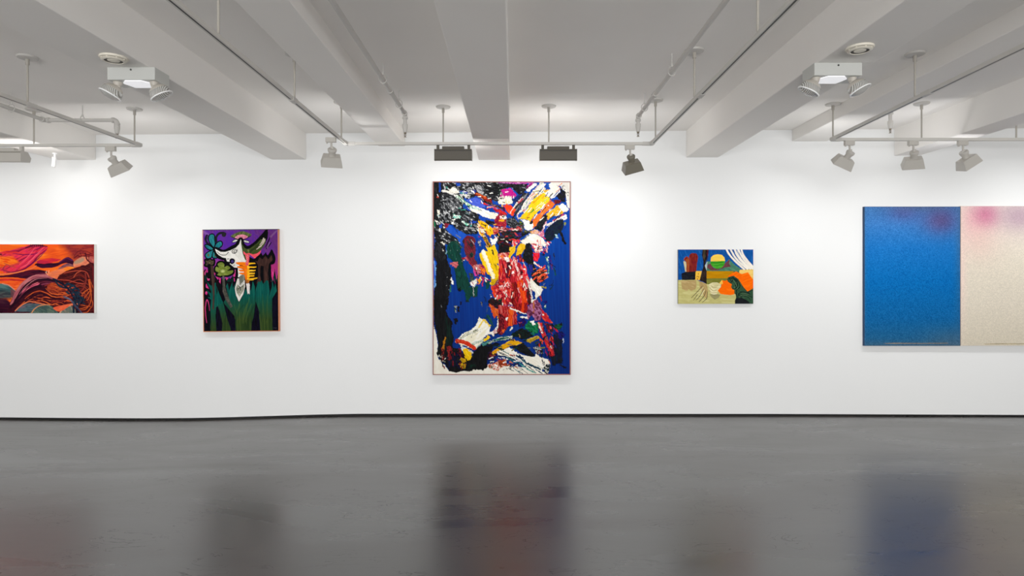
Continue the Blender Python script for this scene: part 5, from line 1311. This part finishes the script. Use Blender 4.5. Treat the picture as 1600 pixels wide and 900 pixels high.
    def grass(pts, y0=150, y1=620):
        c.n += 1
        n0 = c.n
        c.poly(pts, GT, 90, 30, 1.3, True, warp=.2)
        c.n = n0 - 1
        q = np.clip((c.Y - (c.oy + y0 / c.sc)) / ((y1 - y0) / c.sc), 0, 1)
        p = c.conv(pts); sl = c.win([a for a, b in p], [b for a, b in p], c.warp * 0 + .2 + 1)
        c.poly(pts, [(48, 68, 36), (36, 56, 32), (62, 78, 40), (42, 62, 34)], 90, 30, 1.3, True, warp=.2, fade=q[sl])
    grass('180,830 190,600 185,450 200,330 140,290 190,290 120,170 195,230 200,200 130,50 200,110 270,60 285,250 300,200 270,90 330,250 380,370 300,430 270,450 265,600 275,830', 400, 760)
    grass('360,830 372,700 325,500 300,420 340,400 380,360 420,520 480,700 505,830', 330, 640)
    grass('575,830 572,640 430,450 390,370 420,330 470,300 430,120 455,70 480,190 530,50 535,150 590,60 600,200 640,350 730,150 780,250 795,150 820,200 850,40 880,130 890,330 890,440 880,540 830,680 815,830', 260, 640)
    grass('965,830 945,520 895,360 890,200 930,50 960,60 985,30 1010,90 1040,60 1060,30 1090,40 1110,200 1100,300 1150,120 1150,30 1185,150 1200,80 1225,200 1150,320 1145,500 1150,830', 260, 640)
    for q, w in (('640,400 600,560 600,830', 10), ('760,390 700,560 690,700', 14), ('830,400 760,560 730,680', 12), ('560,420 600,560', 10), ('640,360 640,600 650,830', 10), ('800,300 740,500 700,640', 12), ('1000,250 1010,500 1030,830', 10), ('1080,250 1070,500 1080,830', 10), ('950,560 970,830', 10)):
        c.stroke(q, w, (104, 122, 54), feather=.8, fade=.45, taper=.4)
    c.stroke('700,420 620,520 590,640', 20, (22, 56, 40), feather=1, fade=.5); c.stroke('870,420 790,600 760,780', 24, (30, 48, 30), feather=1, fade=.5)
    for q in ('262,560 320,520 352,640 350,830 280,830', '395,390 440,440 560,590 572,830 515,830 450,650', '890,370 940,500 960,830 825,830 850,660', '1155,340 1220,260 1262,240 1262,830 1155,830'):
        c.poly(q, [(16, 14, 26), (24, 22, 40), (14, 13, 20)], 88, 14, 2, True)
    # stems in front
    c.poly('195,-200 235,-200 255,0 250,250 240,480 215,480 225,250 205,0', [(62, 46, 42), (74, 56, 50)], 88, 14, 1.6, True); c.poly('375,-40 405,-40 420,150 470,300 530,440 500,460 420,330 380,200', [(84, 84, 74), (66, 66, 62), (96, 92, 84)], 70, 6, 1.6, True)
    for k in range(7): c.stroke([(385 + k * 5, 130 + k * 24), (430 + k * 9, 126 + k * 24)], 5, (40, 40, 40), sm=False)
    # pink bits left
    c.poly('115,110 125,75 165,160 120,140', PKS, 60, 5, 2, True); c.blob(122, 225, 18, 26, PKS); c.stroke('125,690 108,560 105,440 130,330 160,400 170,500', 14, (192, 60, 116), taper=.5); c.poly('130,0 180,0 175,30', PKS); c.poly('320,0 350,0 345,90', PKS); c.stroke('560,0 565,40', 14, (190, 50, 120))
    # pod
    c.poly('560,150 620,-20 730,-20 745,150 660,330 630,370 590,290', BK, warp=0)
    c.poly('612,0 720,0 728,130 700,240 632,362 586,262 568,160 590,70', [(226, 222, 214), (212, 208, 202)], 80, 8, 2, True, sm=False)
    c.poly('640,-30 700,-60 720,-40 722,20 650,110 640,60', [(128, 128, 114), (104, 106, 96)], 80, 6, 2, True, sm=True); c.poly('610,90 650,130 720,80 712,170 680,230 640,290 600,230 582,160', [(150, 150, 132), (120, 122, 108), (170, 168, 150)], 60, 5, 2, True)
    for q in ('600,190 650,140 712,55', '650,140 620,110', '650,140 655,190', '650,140 700,120', '600,160 630,150'): c.stroke(q, 8, BK, taper=.4)
    c.poly('650,110 700,50 720,60 660,140', [(220, 218, 210), (190, 188, 180)], -50, 4, 2, True)
    c.poly('740,60 775,30 800,100 798,250 778,230 768,250', [(228, 222, 216), (206, 200, 196)], 85, 6, 2, True); c.poly('725,20 800,20 790,75 745,85', [(180, 104, 40), (120, 78, 50), (214, 120, 30)], 80, 5, 2, True); c.poly('780,0 925,-10 920,5 790,35', [(244, 184, 36), (230, 170, 34)], 0, 5, 2, True)
    for q in ('1170,780 1185,776', '1190,778 1200,790', '1205,776 1215,784'): c.stroke(q, 5, (120, 120, 130), fade=.6)
    c.stroke('1180,10 1200,80', 14, (150, 40, 90), fade=.6)
    return c


# ---- small still-life landscape
def paint_small():
    c = Canvas(1059.6, 389.8, 1177.0, 474.8, 3.6, 4)
    c.warp = .22; c.ws = 3
    c.tile(1055, 384, 12.31)
    c.poly('0,0 1600,0 1600,1200 0,1200', [(24, 84, 156), (18, 74, 146), (34, 96, 168)], 70, 8, 2, True, 0)
    c.poly('598,470 1520,455 1520,1140 598,1140', [(96, 92, 50), (84, 84, 46)], 0, 8, 2, True)
    SD = [(192, 186, 122), (184, 176, 112), (202, 196, 136)]
    c.poly('1235,460 1520,450 1520,700 1230,520', [(240, 204, 116), (232, 194, 104)], 0, 8, 2, True)
    c.poly('605,300 680,298 700,400 800,450 900,430 1040,255 1065,290 1150,370 1255,440 1225,505 1130,495 600,490', [(78, 128, 102), (66, 114, 92), (92, 140, 112)], 20, 7, 1.6, True)
    c.poly('605,370 690,338 740,430 870,440 950,345 1050,258 1040,345 1072,402 950,420 820,472 690,474 615,420', [(102, 56, 66), (118, 66, 74), (88, 66, 66)], -25, 6, 1.2, True)
    c.poly('598,486 1130,490 1060,565 1000,625 598,632', [(190, 134, 16), (182, 126, 12), (198, 142, 24)], 0, 14, 1.5, True)
    c.poly('598,630 1015,622 1000,665 890,690 850,740 600,745', [(122, 124, 54), (112, 114, 46), (132, 132, 66)], 0, 10, 1.6, True)
    c.poly('40,660 230,648 400,655 500,692 610,738 640,742 850,740 1170,940 1170,1140 40,1140', SD, 4, 14, 2.5, True)
    c.poly('680,300 688,225 738,178 820,163 900,178 945,228 962,292 830,300', [(246, 208, 92), (238, 196, 78)], 0, 10, 1.6, True)
    c.poly('680,305 820,298 962,290 942,370 884,430 802,446 730,412 690,362', [(64, 156, 42), (54, 142, 38), (80, 172, 52)], -5, 12, 1.2, True)
    c.stroke('690,320 800,330 940,305', 8, (30, 110, 30)); c.stroke('710,370 800,375 900,350', 5, (40, 120, 36))
    # tree
    c.poly('568,385 612,305 622,310 606,475 590,470', [(178, 190, 188), (160, 174, 176)], 80, 5, 2, True)
    c.poly('528,60 606,60 606,250 585,330 568,385 604,480 604,738 540,695 462,664 490,590 512,500 540,410 540,290 515,180', [(44, 36, 32), (34, 28, 28), (60, 50, 42)], 85, 10, 1.6, True)
    c.poly('545,70 585,70 580,200 560,285 535,220', [(88, 74, 58), (66, 56, 46)], 85, 7, 1.4, True); c.poly('602,70 645,75 632,200 612,312 598,260', [(96, 40, 46), (70, 32, 40), (40, 40, 70)], 80, 6, 1.4, True); c.poly('580,70 606,70 604,260 588,300', (20, 18, 20)); c.poly('540,500 600,490 602,600 530,600', [(66, 52, 46), (44, 36, 34)], 80, 6, 1.4, True)
    # door, box, rocks
    c.poly('392,488 512,486 470,662 385,655', [(240, 190, 72), (232, 178, 64)], 80, 6, 2, True)
    for x, y in ((445, 540), (425, 590), (450, 600), (430, 640)): c.blob(x, y, 9, 12, (110, 84, 40))
    c.poly('118,535 200,500 395,488 388,655 132,660', [(28, 31, 38), (36, 40, 48), (22, 24, 30)], 10, 8, 2, True)
    c.poly('158,295 205,305 230,500 195,498 165,350', [(212, 204, 164), (196, 186, 146)], 80, 6, 2, True)
    c.poly('160,262 190,222 222,203 262,225 280,300 275,500 215,500 212,320', [(148, 66, 36), (128, 50, 34), (166, 84, 44)], 80, 8, 1.6, True); c.poly('165,270 210,215 240,230 200,275', (120, 36, 32))
    c.poly('268,205 285,162 320,142 400,147 432,180 440,220 425,310 402,492 268,502 272,300', [(126, 40, 36), (112, 32, 32), (140, 52, 44)], 84, 10, 1.6, True)
    c.poly('330,300 400,300 380,490 340,490', [(110, 30, 40), (126, 40, 40)], 84, 8, 1.5, True)
    # curtain of white strips
    for q in ('985,60 1050,180 1180,320 1325,448', '1062,60 1130,190 1240,320 1392,446', '1142,60 1200,180 1300,310 1440,442', '1212,60 1262,170 1350,300 1485,440', '1268,60 1310,180 1400,300 1500,410'):
        c.stroke(q, 36, [(244, 238, 226), (236, 228, 214)], warp=.3)
    for q in ('1130,60 1180,190 1290,330 1410,440', '1185,60 1240,200 1340,330 1460,445'): c.stroke(q, 9, (244, 238, 226), warp=.4)
    # orange
    OG = [(250, 108, 10), (244, 100, 8), (252, 118, 20)]
    c.poly('1005,592 1100,522 1180,494 1240,530 1280,545 1400,510 1452,590 1505,655 1505,812 1390,880 1300,775 1220,640 1130,590 1060,600', OG, -30, 10, 2, True)
    c.poly('900,662 960,678 1000,655 1045,712 1092,742 1072,785 1135,850 1135,935 1060,948 960,942 870,925 818,860 880,790 900,725', OG, 0, 10, 2, True)
    for q in ('1300,600 1420,560', '1320,660 1440,610', '1380,700 1460,660'): c.stroke(q, 5, (226, 84, 8))
    c.poly('848,722 902,655 918,722 882,750', [(246, 194, 84), (236, 180, 70)], -60, 4, 2, True)
    # sand shadows, shell, fingers
    c.poly('110,672 400,662 412,770 390,835 310,872 258,832 222,872 130,832', [(178, 154, 104), (170, 144, 96), (188, 164, 114)], 20, 10, 3, True); c.poly('456,682 520,695 604,738 632,860 620,960 596,1015 545,960 512,860 470,800', [(184, 158, 106), (172, 146, 96)], 60, 8, 2.5, True)
    c.poly('660,935 800,925 872,945 835,1002 762,1036 700,992', [(152, 146, 102), (140, 134, 92)], 0, 8, 2, True)
    c.poly('640,745 720,705 800,702 882,742 872,795 822,855 802,932 700,932 655,855', [(216, 206, 156), (206, 196, 146), (226, 218, 172)], 10, 8, 2, True)
    for q, cl in (('690,760 730,800 800,800', (164, 152, 104)), ('660,800 720,860 800,850', (160, 146, 100)), ('655,850 700,905 800,905', (170, 156, 110)), ('740,770 800,775 830,750', (178, 166, 118)), ('660,830 720,885 810,880', (236, 228, 190)), ('665,770 720,830 800,825', (236, 228, 190)), ('670,890 730,930 800,925', (238, 230, 194))): c.stroke(q, 10, cl, taper=.5)
    for q in ('520,775 430,880 312,1002', '528,805 450,910 352,1048', '550,832 480,960 400,1048', '592,862 555,965 455,1084', '622,880 612,1000 580,1040 520,1088'): c.stroke(q, 11, (46, 34, 30), taper=.4)
    c.stroke('560,850 500,960', 16, (222, 214, 164)); c.stroke('540,800 430,930', 10, (222, 214, 164))
    # dark green creature
    c.poly('1000,642 1030,610 1060,588 1130,578 1200,640 1250,722 1300,792 1380,882 1510,835 1510,1140 1158,1140 1148,1050 1172,1000 1150,880 1142,850 1100,835 1075,800 1092,742 1048,715 1010,690', [(56, 88, 62), (46, 74, 54), (66, 98, 72), (36, 54, 46)], 55, 9, 1.8, True)
    for q, w in (('1020,640 1060,620 1110,650 1090,690 1060,715', 18), ('1110,600 1180,680 1200,760 1160,820 1100,830', 20), ('1200,660 1240,740 1240,800 1180,850 1180,980', 18), ('1140,680 1170,740 1150,800', 18), ('1250,880 1340,890 1450,930', 16), ('1190,1000 1230,920 1300,890', 18), ('1220,960 1300,930 1400,950 1500,1010', 14), ('1210,990 1300,960 1400,990 1450,1060', 14), ('1390,890 1505,850', 12)):
        c.stroke(q, w, [(30, 40, 36), (24, 30, 32)], taper=.4)
    for q in ('1100,640 1150,700 1190,790', '1260,910 1340,920 1420,950', '1230,980 1300,945 1400,965', '1180,840 1210,800', '1150,780 1130,820'): c.stroke(q, 8, (104, 134, 96), taper=.5)
    c.poly('1152,1140 1148,1060 1180,1005 1260,1000 1350,1030 1420,1075 1450,1140', [(34, 37, 40), (28, 30, 34)], 20, 8, 2, True)
    return c


# ---- two sprayed colour-field canvases
def paint_blue():
    c = Canvas(1351.2, 323.2, 1500.2, 540.0, 2.6, 5); c.tile(0, 0, 1)
    t = np.clip((c.Y - 322) / 218, 0, 1)[..., None]
    stops = np.array([0, .12, .3, .55, .8, .95, 1.0]); cs = np.array([(70, 118, 176), (64, 122, 188), (34, 112, 184), (14, 104, 174), (22, 98, 158), (38, 96, 140), (60, 96, 124)]) / 255.0
    c.C = np.stack([np.interp(t[..., 0], stops, cs[:, i]) for i in range(3)], -1)
    c.spray(1470, 344, 28, 22, (98, 72, 116), .72); c.spray(1412, 332, 26, 14, (90, 84, 140), .55); c.spray(1440, 320, 50, 9, (88, 96, 120), .6); c.spray(1503, 400, 9, 130, (76, 100, 130), .55); c.spray(1490, 536, 44, 22, (84, 104, 122), .5); c.spray(1349, 430, 4, 140, (70, 110, 150), .6)
    c.poly([(1380, 536.4), (1400, 535.6), (1440, 536.2), (1480, 535.6), (1482, 536.8), (1440, 537.4), (1385, 537.2)], [(140, 130, 112), (120, 116, 106)], 0, 8, 1, True, 0.3)
    n = fbm(c.X / .9, c.Y / .9, 77, 2) - .5; n2 = fbm(c.X / 7, c.Y / 7, 78, 2) - .5
    c.C = np.clip(c.C * (1 + .24 * n[..., None]) + np.array([.05, .05, .04]) * n[..., None] * 1.5 + .02 * n2[..., None], 0, 1)
    return c


def paint_cream():
    c = Canvas(1501.6, 322.2, 1650.6, 540.0, 2.6, 6); c.tile(0, 0, 1)
    t = np.clip((c.Y - 322) / 218, 0, 1)
    stops = np.array([0, .2, .4, .7, 1.0]); cs = np.array([(222, 210, 202), (222, 211, 199), (220, 211, 195), (216, 207, 191), (207, 198, 180)]) / 255.0
    c.C = np.stack([np.interp(t, stops, cs[:, i]) for i in range(3)], -1)
    c.spray(1520, 345, 30, 34, (232, 176, 180), .6); c.spray(1541, 336, 21, 19, (200, 116, 148), .85); c.spray(1592, 338, 34, 24, (182, 156, 170), .85); c.spray(1503, 420, 7, 90, (232, 206, 196), .7); c.spray(1530, 380, 30, 30, (226, 190, 180), .4)
    n = fbm(c.X / .9, c.Y / .9, 87, 2) - .5
    c.C = np.clip(c.C * (1 + .17 * n[..., None]), 0, 1)
    c.poly([(1536, 537.2), (1560, 536.6), (1650, 536.8), (1650, 537.8), (1540, 538)], [(170, 156, 120), (150, 138, 108)], 0, 8, 1, True, 0.3)
    return c


def hang(name, label, cat, cv, mat, depth, edge_mat, relief=0.0, frame=None, fw=0.0, group=None, roll=0.0, out=0.0, grow=0.0):
    """a stretched canvas fixed to the wall; its painted face stands `depth` off the wall"""
    Yf = YW - depth
    sc = Yf / F
    x0, x1 = (cv.x0 - CX) * sc, (cv.x1 - CX) * sc; z1, z0 = E + (CY - cv.y0) * sc, E + (CY - cv.y1) * sc
    ctr = Vector(((x0 + x1) / 2, YW, (z0 + z1) / 2))
    t = thing(name, label, cat, ctr, group)
    t.rotation_euler = (0, roll, 0)
    hw, hh = (x1 - x0) / 2, (z1 - z0) / 2
    cv.mesh('canvas', mat, Yf, t, relief, ctr)
    bm = BM(); add_box(bm, (0, -depth / 2 + 0.0009, 0), (2 * (hw + grow), depth - 0.0018, 2 * (hh + grow)), 0.0015)
    obj('stretcher_frame', bm, edge_mat, t)
    if frame:
        mats = frame if isinstance(frame, (list, tuple)) else [frame] * 4
        d = depth + out
        for i, (cx, cz, sx, sz) in enumerate(((0, hh + fw / 2, 2 * hw + 2 * fw, fw), (0, -hh - fw / 2, 2 * hw + 2 * fw, fw), (-hw - fw / 2, 0, fw, 2 * hh), (hw + fw / 2, 0, fw, 2 * hh))):
            bm = BM(); add_box(bm, (cx, -d / 2, cz), (sx, d, sz), 0.0008)
            obj('frame_strip', bm, mats[i], t)
    return t


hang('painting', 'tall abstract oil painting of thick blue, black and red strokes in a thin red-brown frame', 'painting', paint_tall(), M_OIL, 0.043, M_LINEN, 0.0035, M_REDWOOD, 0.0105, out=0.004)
hang('painting', 'unframed red and orange landscape painting cut off by the left edge of the photo', 'painting', paint_red(), M_MATT, 0.042, M_LINEN)
hang('painting', 'framed purple and green jungle painting with a white animal skull', 'painting', paint_jungle(), M_MATT, 0.036, M_LINEN, 0, [M_DARKWOOD, M_ORWOOD, M_ORWOOD, M_ORWOOD], 0.0075, roll=-math.radians(0.5), out=0.002)
hang('painting', 'small unframed still-life landscape painting with a half yellow, half green sun', 'painting', paint_small(), M_MATT, 0.03, M_RAWEDGE)
hang('painting', 'large plain blue canvas with a dark purple cloud at its top right', 'painting', paint_blue(), M_MATT, 0.04, M_BLUEEDGE, grow=0.004, group='sprayed colour-field canvases')
hang('painting', 'large cream canvas with a pink cloud at the top, cut off by the right edge', 'painting', paint_cream(), M_MATT, 0.041, M_CREAMEDGE, grow=0.002, group='sprayed colour-field canvases')

# ------------------------------------------------------------------ lamps
def area(name, loc, d, watts, sx, sy, col=(1, 0.995, 0.985), spread=180):
    l = bpy.data.lights.new(name, 'AREA'); l.shape = 'RECTANGLE'; l.size = sx; l.size_y = sy; l.energy = watts; l.color = col
    l.spread = math.radians(spread)
    o = bpy.data.objects.new(name, l); COL.objects.link(o); o.location = loc
    o.rotation_euler = Vector(d).to_track_quat('-Z', 'Y').to_euler()
    return o


WATT = 4.8
for (p, d, pw, sx, sy) in LIGHTS:
    area('lamp_light', p, (d.x * 0.7, d.y * 0.8, d.z * 1.1), WATT * pw, sx, sy, spread=143)
# spill from the open lamp mouths, up the wall and along the ceiling edge
for (p, d, pw, sx, sy) in LIGHTS:
    area('lamp_spill', p + Vector((0, 0.06, 0.02)), (0, 0.5, 0.86), 1.3 * pw, sx, 0.06)
# further lamps of the same tracks, beyond the frame
for x in (-6.2, -7.6): area('lamp_light', (x, YT + 0.1, zl - 0.1), (0, 0.48, -0.88), WATT, 0.2, 0.1, spread=143)
for x in (5.7, 6.6, 7.8): area('lamp_light', (x, YT + 0.1, zr - 0.1), (0, 0.48, -0.88), WATT, 0.2, 0.1, spread=143)
# daylight: added unseen fill panel, no window in the wall behind the camera
area('rear_fill', (0, YB + 0.15, 1.45), (0, 1, 0.0), 450, 15.0, 2.5, (0.97, 0.985, 1.0))
area('ceiling_fill', (0, YB + 0.2, 0.9), (0, 1, 0.8), 740, 15.0, 1.4, (1.0, 0.995, 0.985))  # added upward fill to brighten the ceiling, unseen behind the camera

w = bpy.data.worlds.new('gallery_world'); SC.world = w; w.use_nodes = True
w.node_tree.nodes['Background'].inputs['Color'].default_value = (0.8, 0.8, 0.8, 1); w.node_tree.nodes['Background'].inputs['Strength'].default_value = 0.02

# ------------------------------------------------------------------ camera
cam = bpy.data.cameras.new('camera'); co = bpy.data.objects.new('camera', cam); COL.objects.link(co)
co.location = (0, 0, E); co.rotation_euler = (math.pi / 2, 0, 0)
cam.sensor_width = 36; cam.lens = F / 1600 * 36
cam.shift_x = -(CX - 800) / 1600; cam.shift_y = -(450 - CY) / 1600
cam.clip_start = 0.05; cam.clip_end = 60
SC.camera = co
SC.view_settings.view_transform = 'Standard'
SC.view_settings.look = 'None'
SC.view_settings.exposure = 0.1
SC.view_settings.gamma = GAM
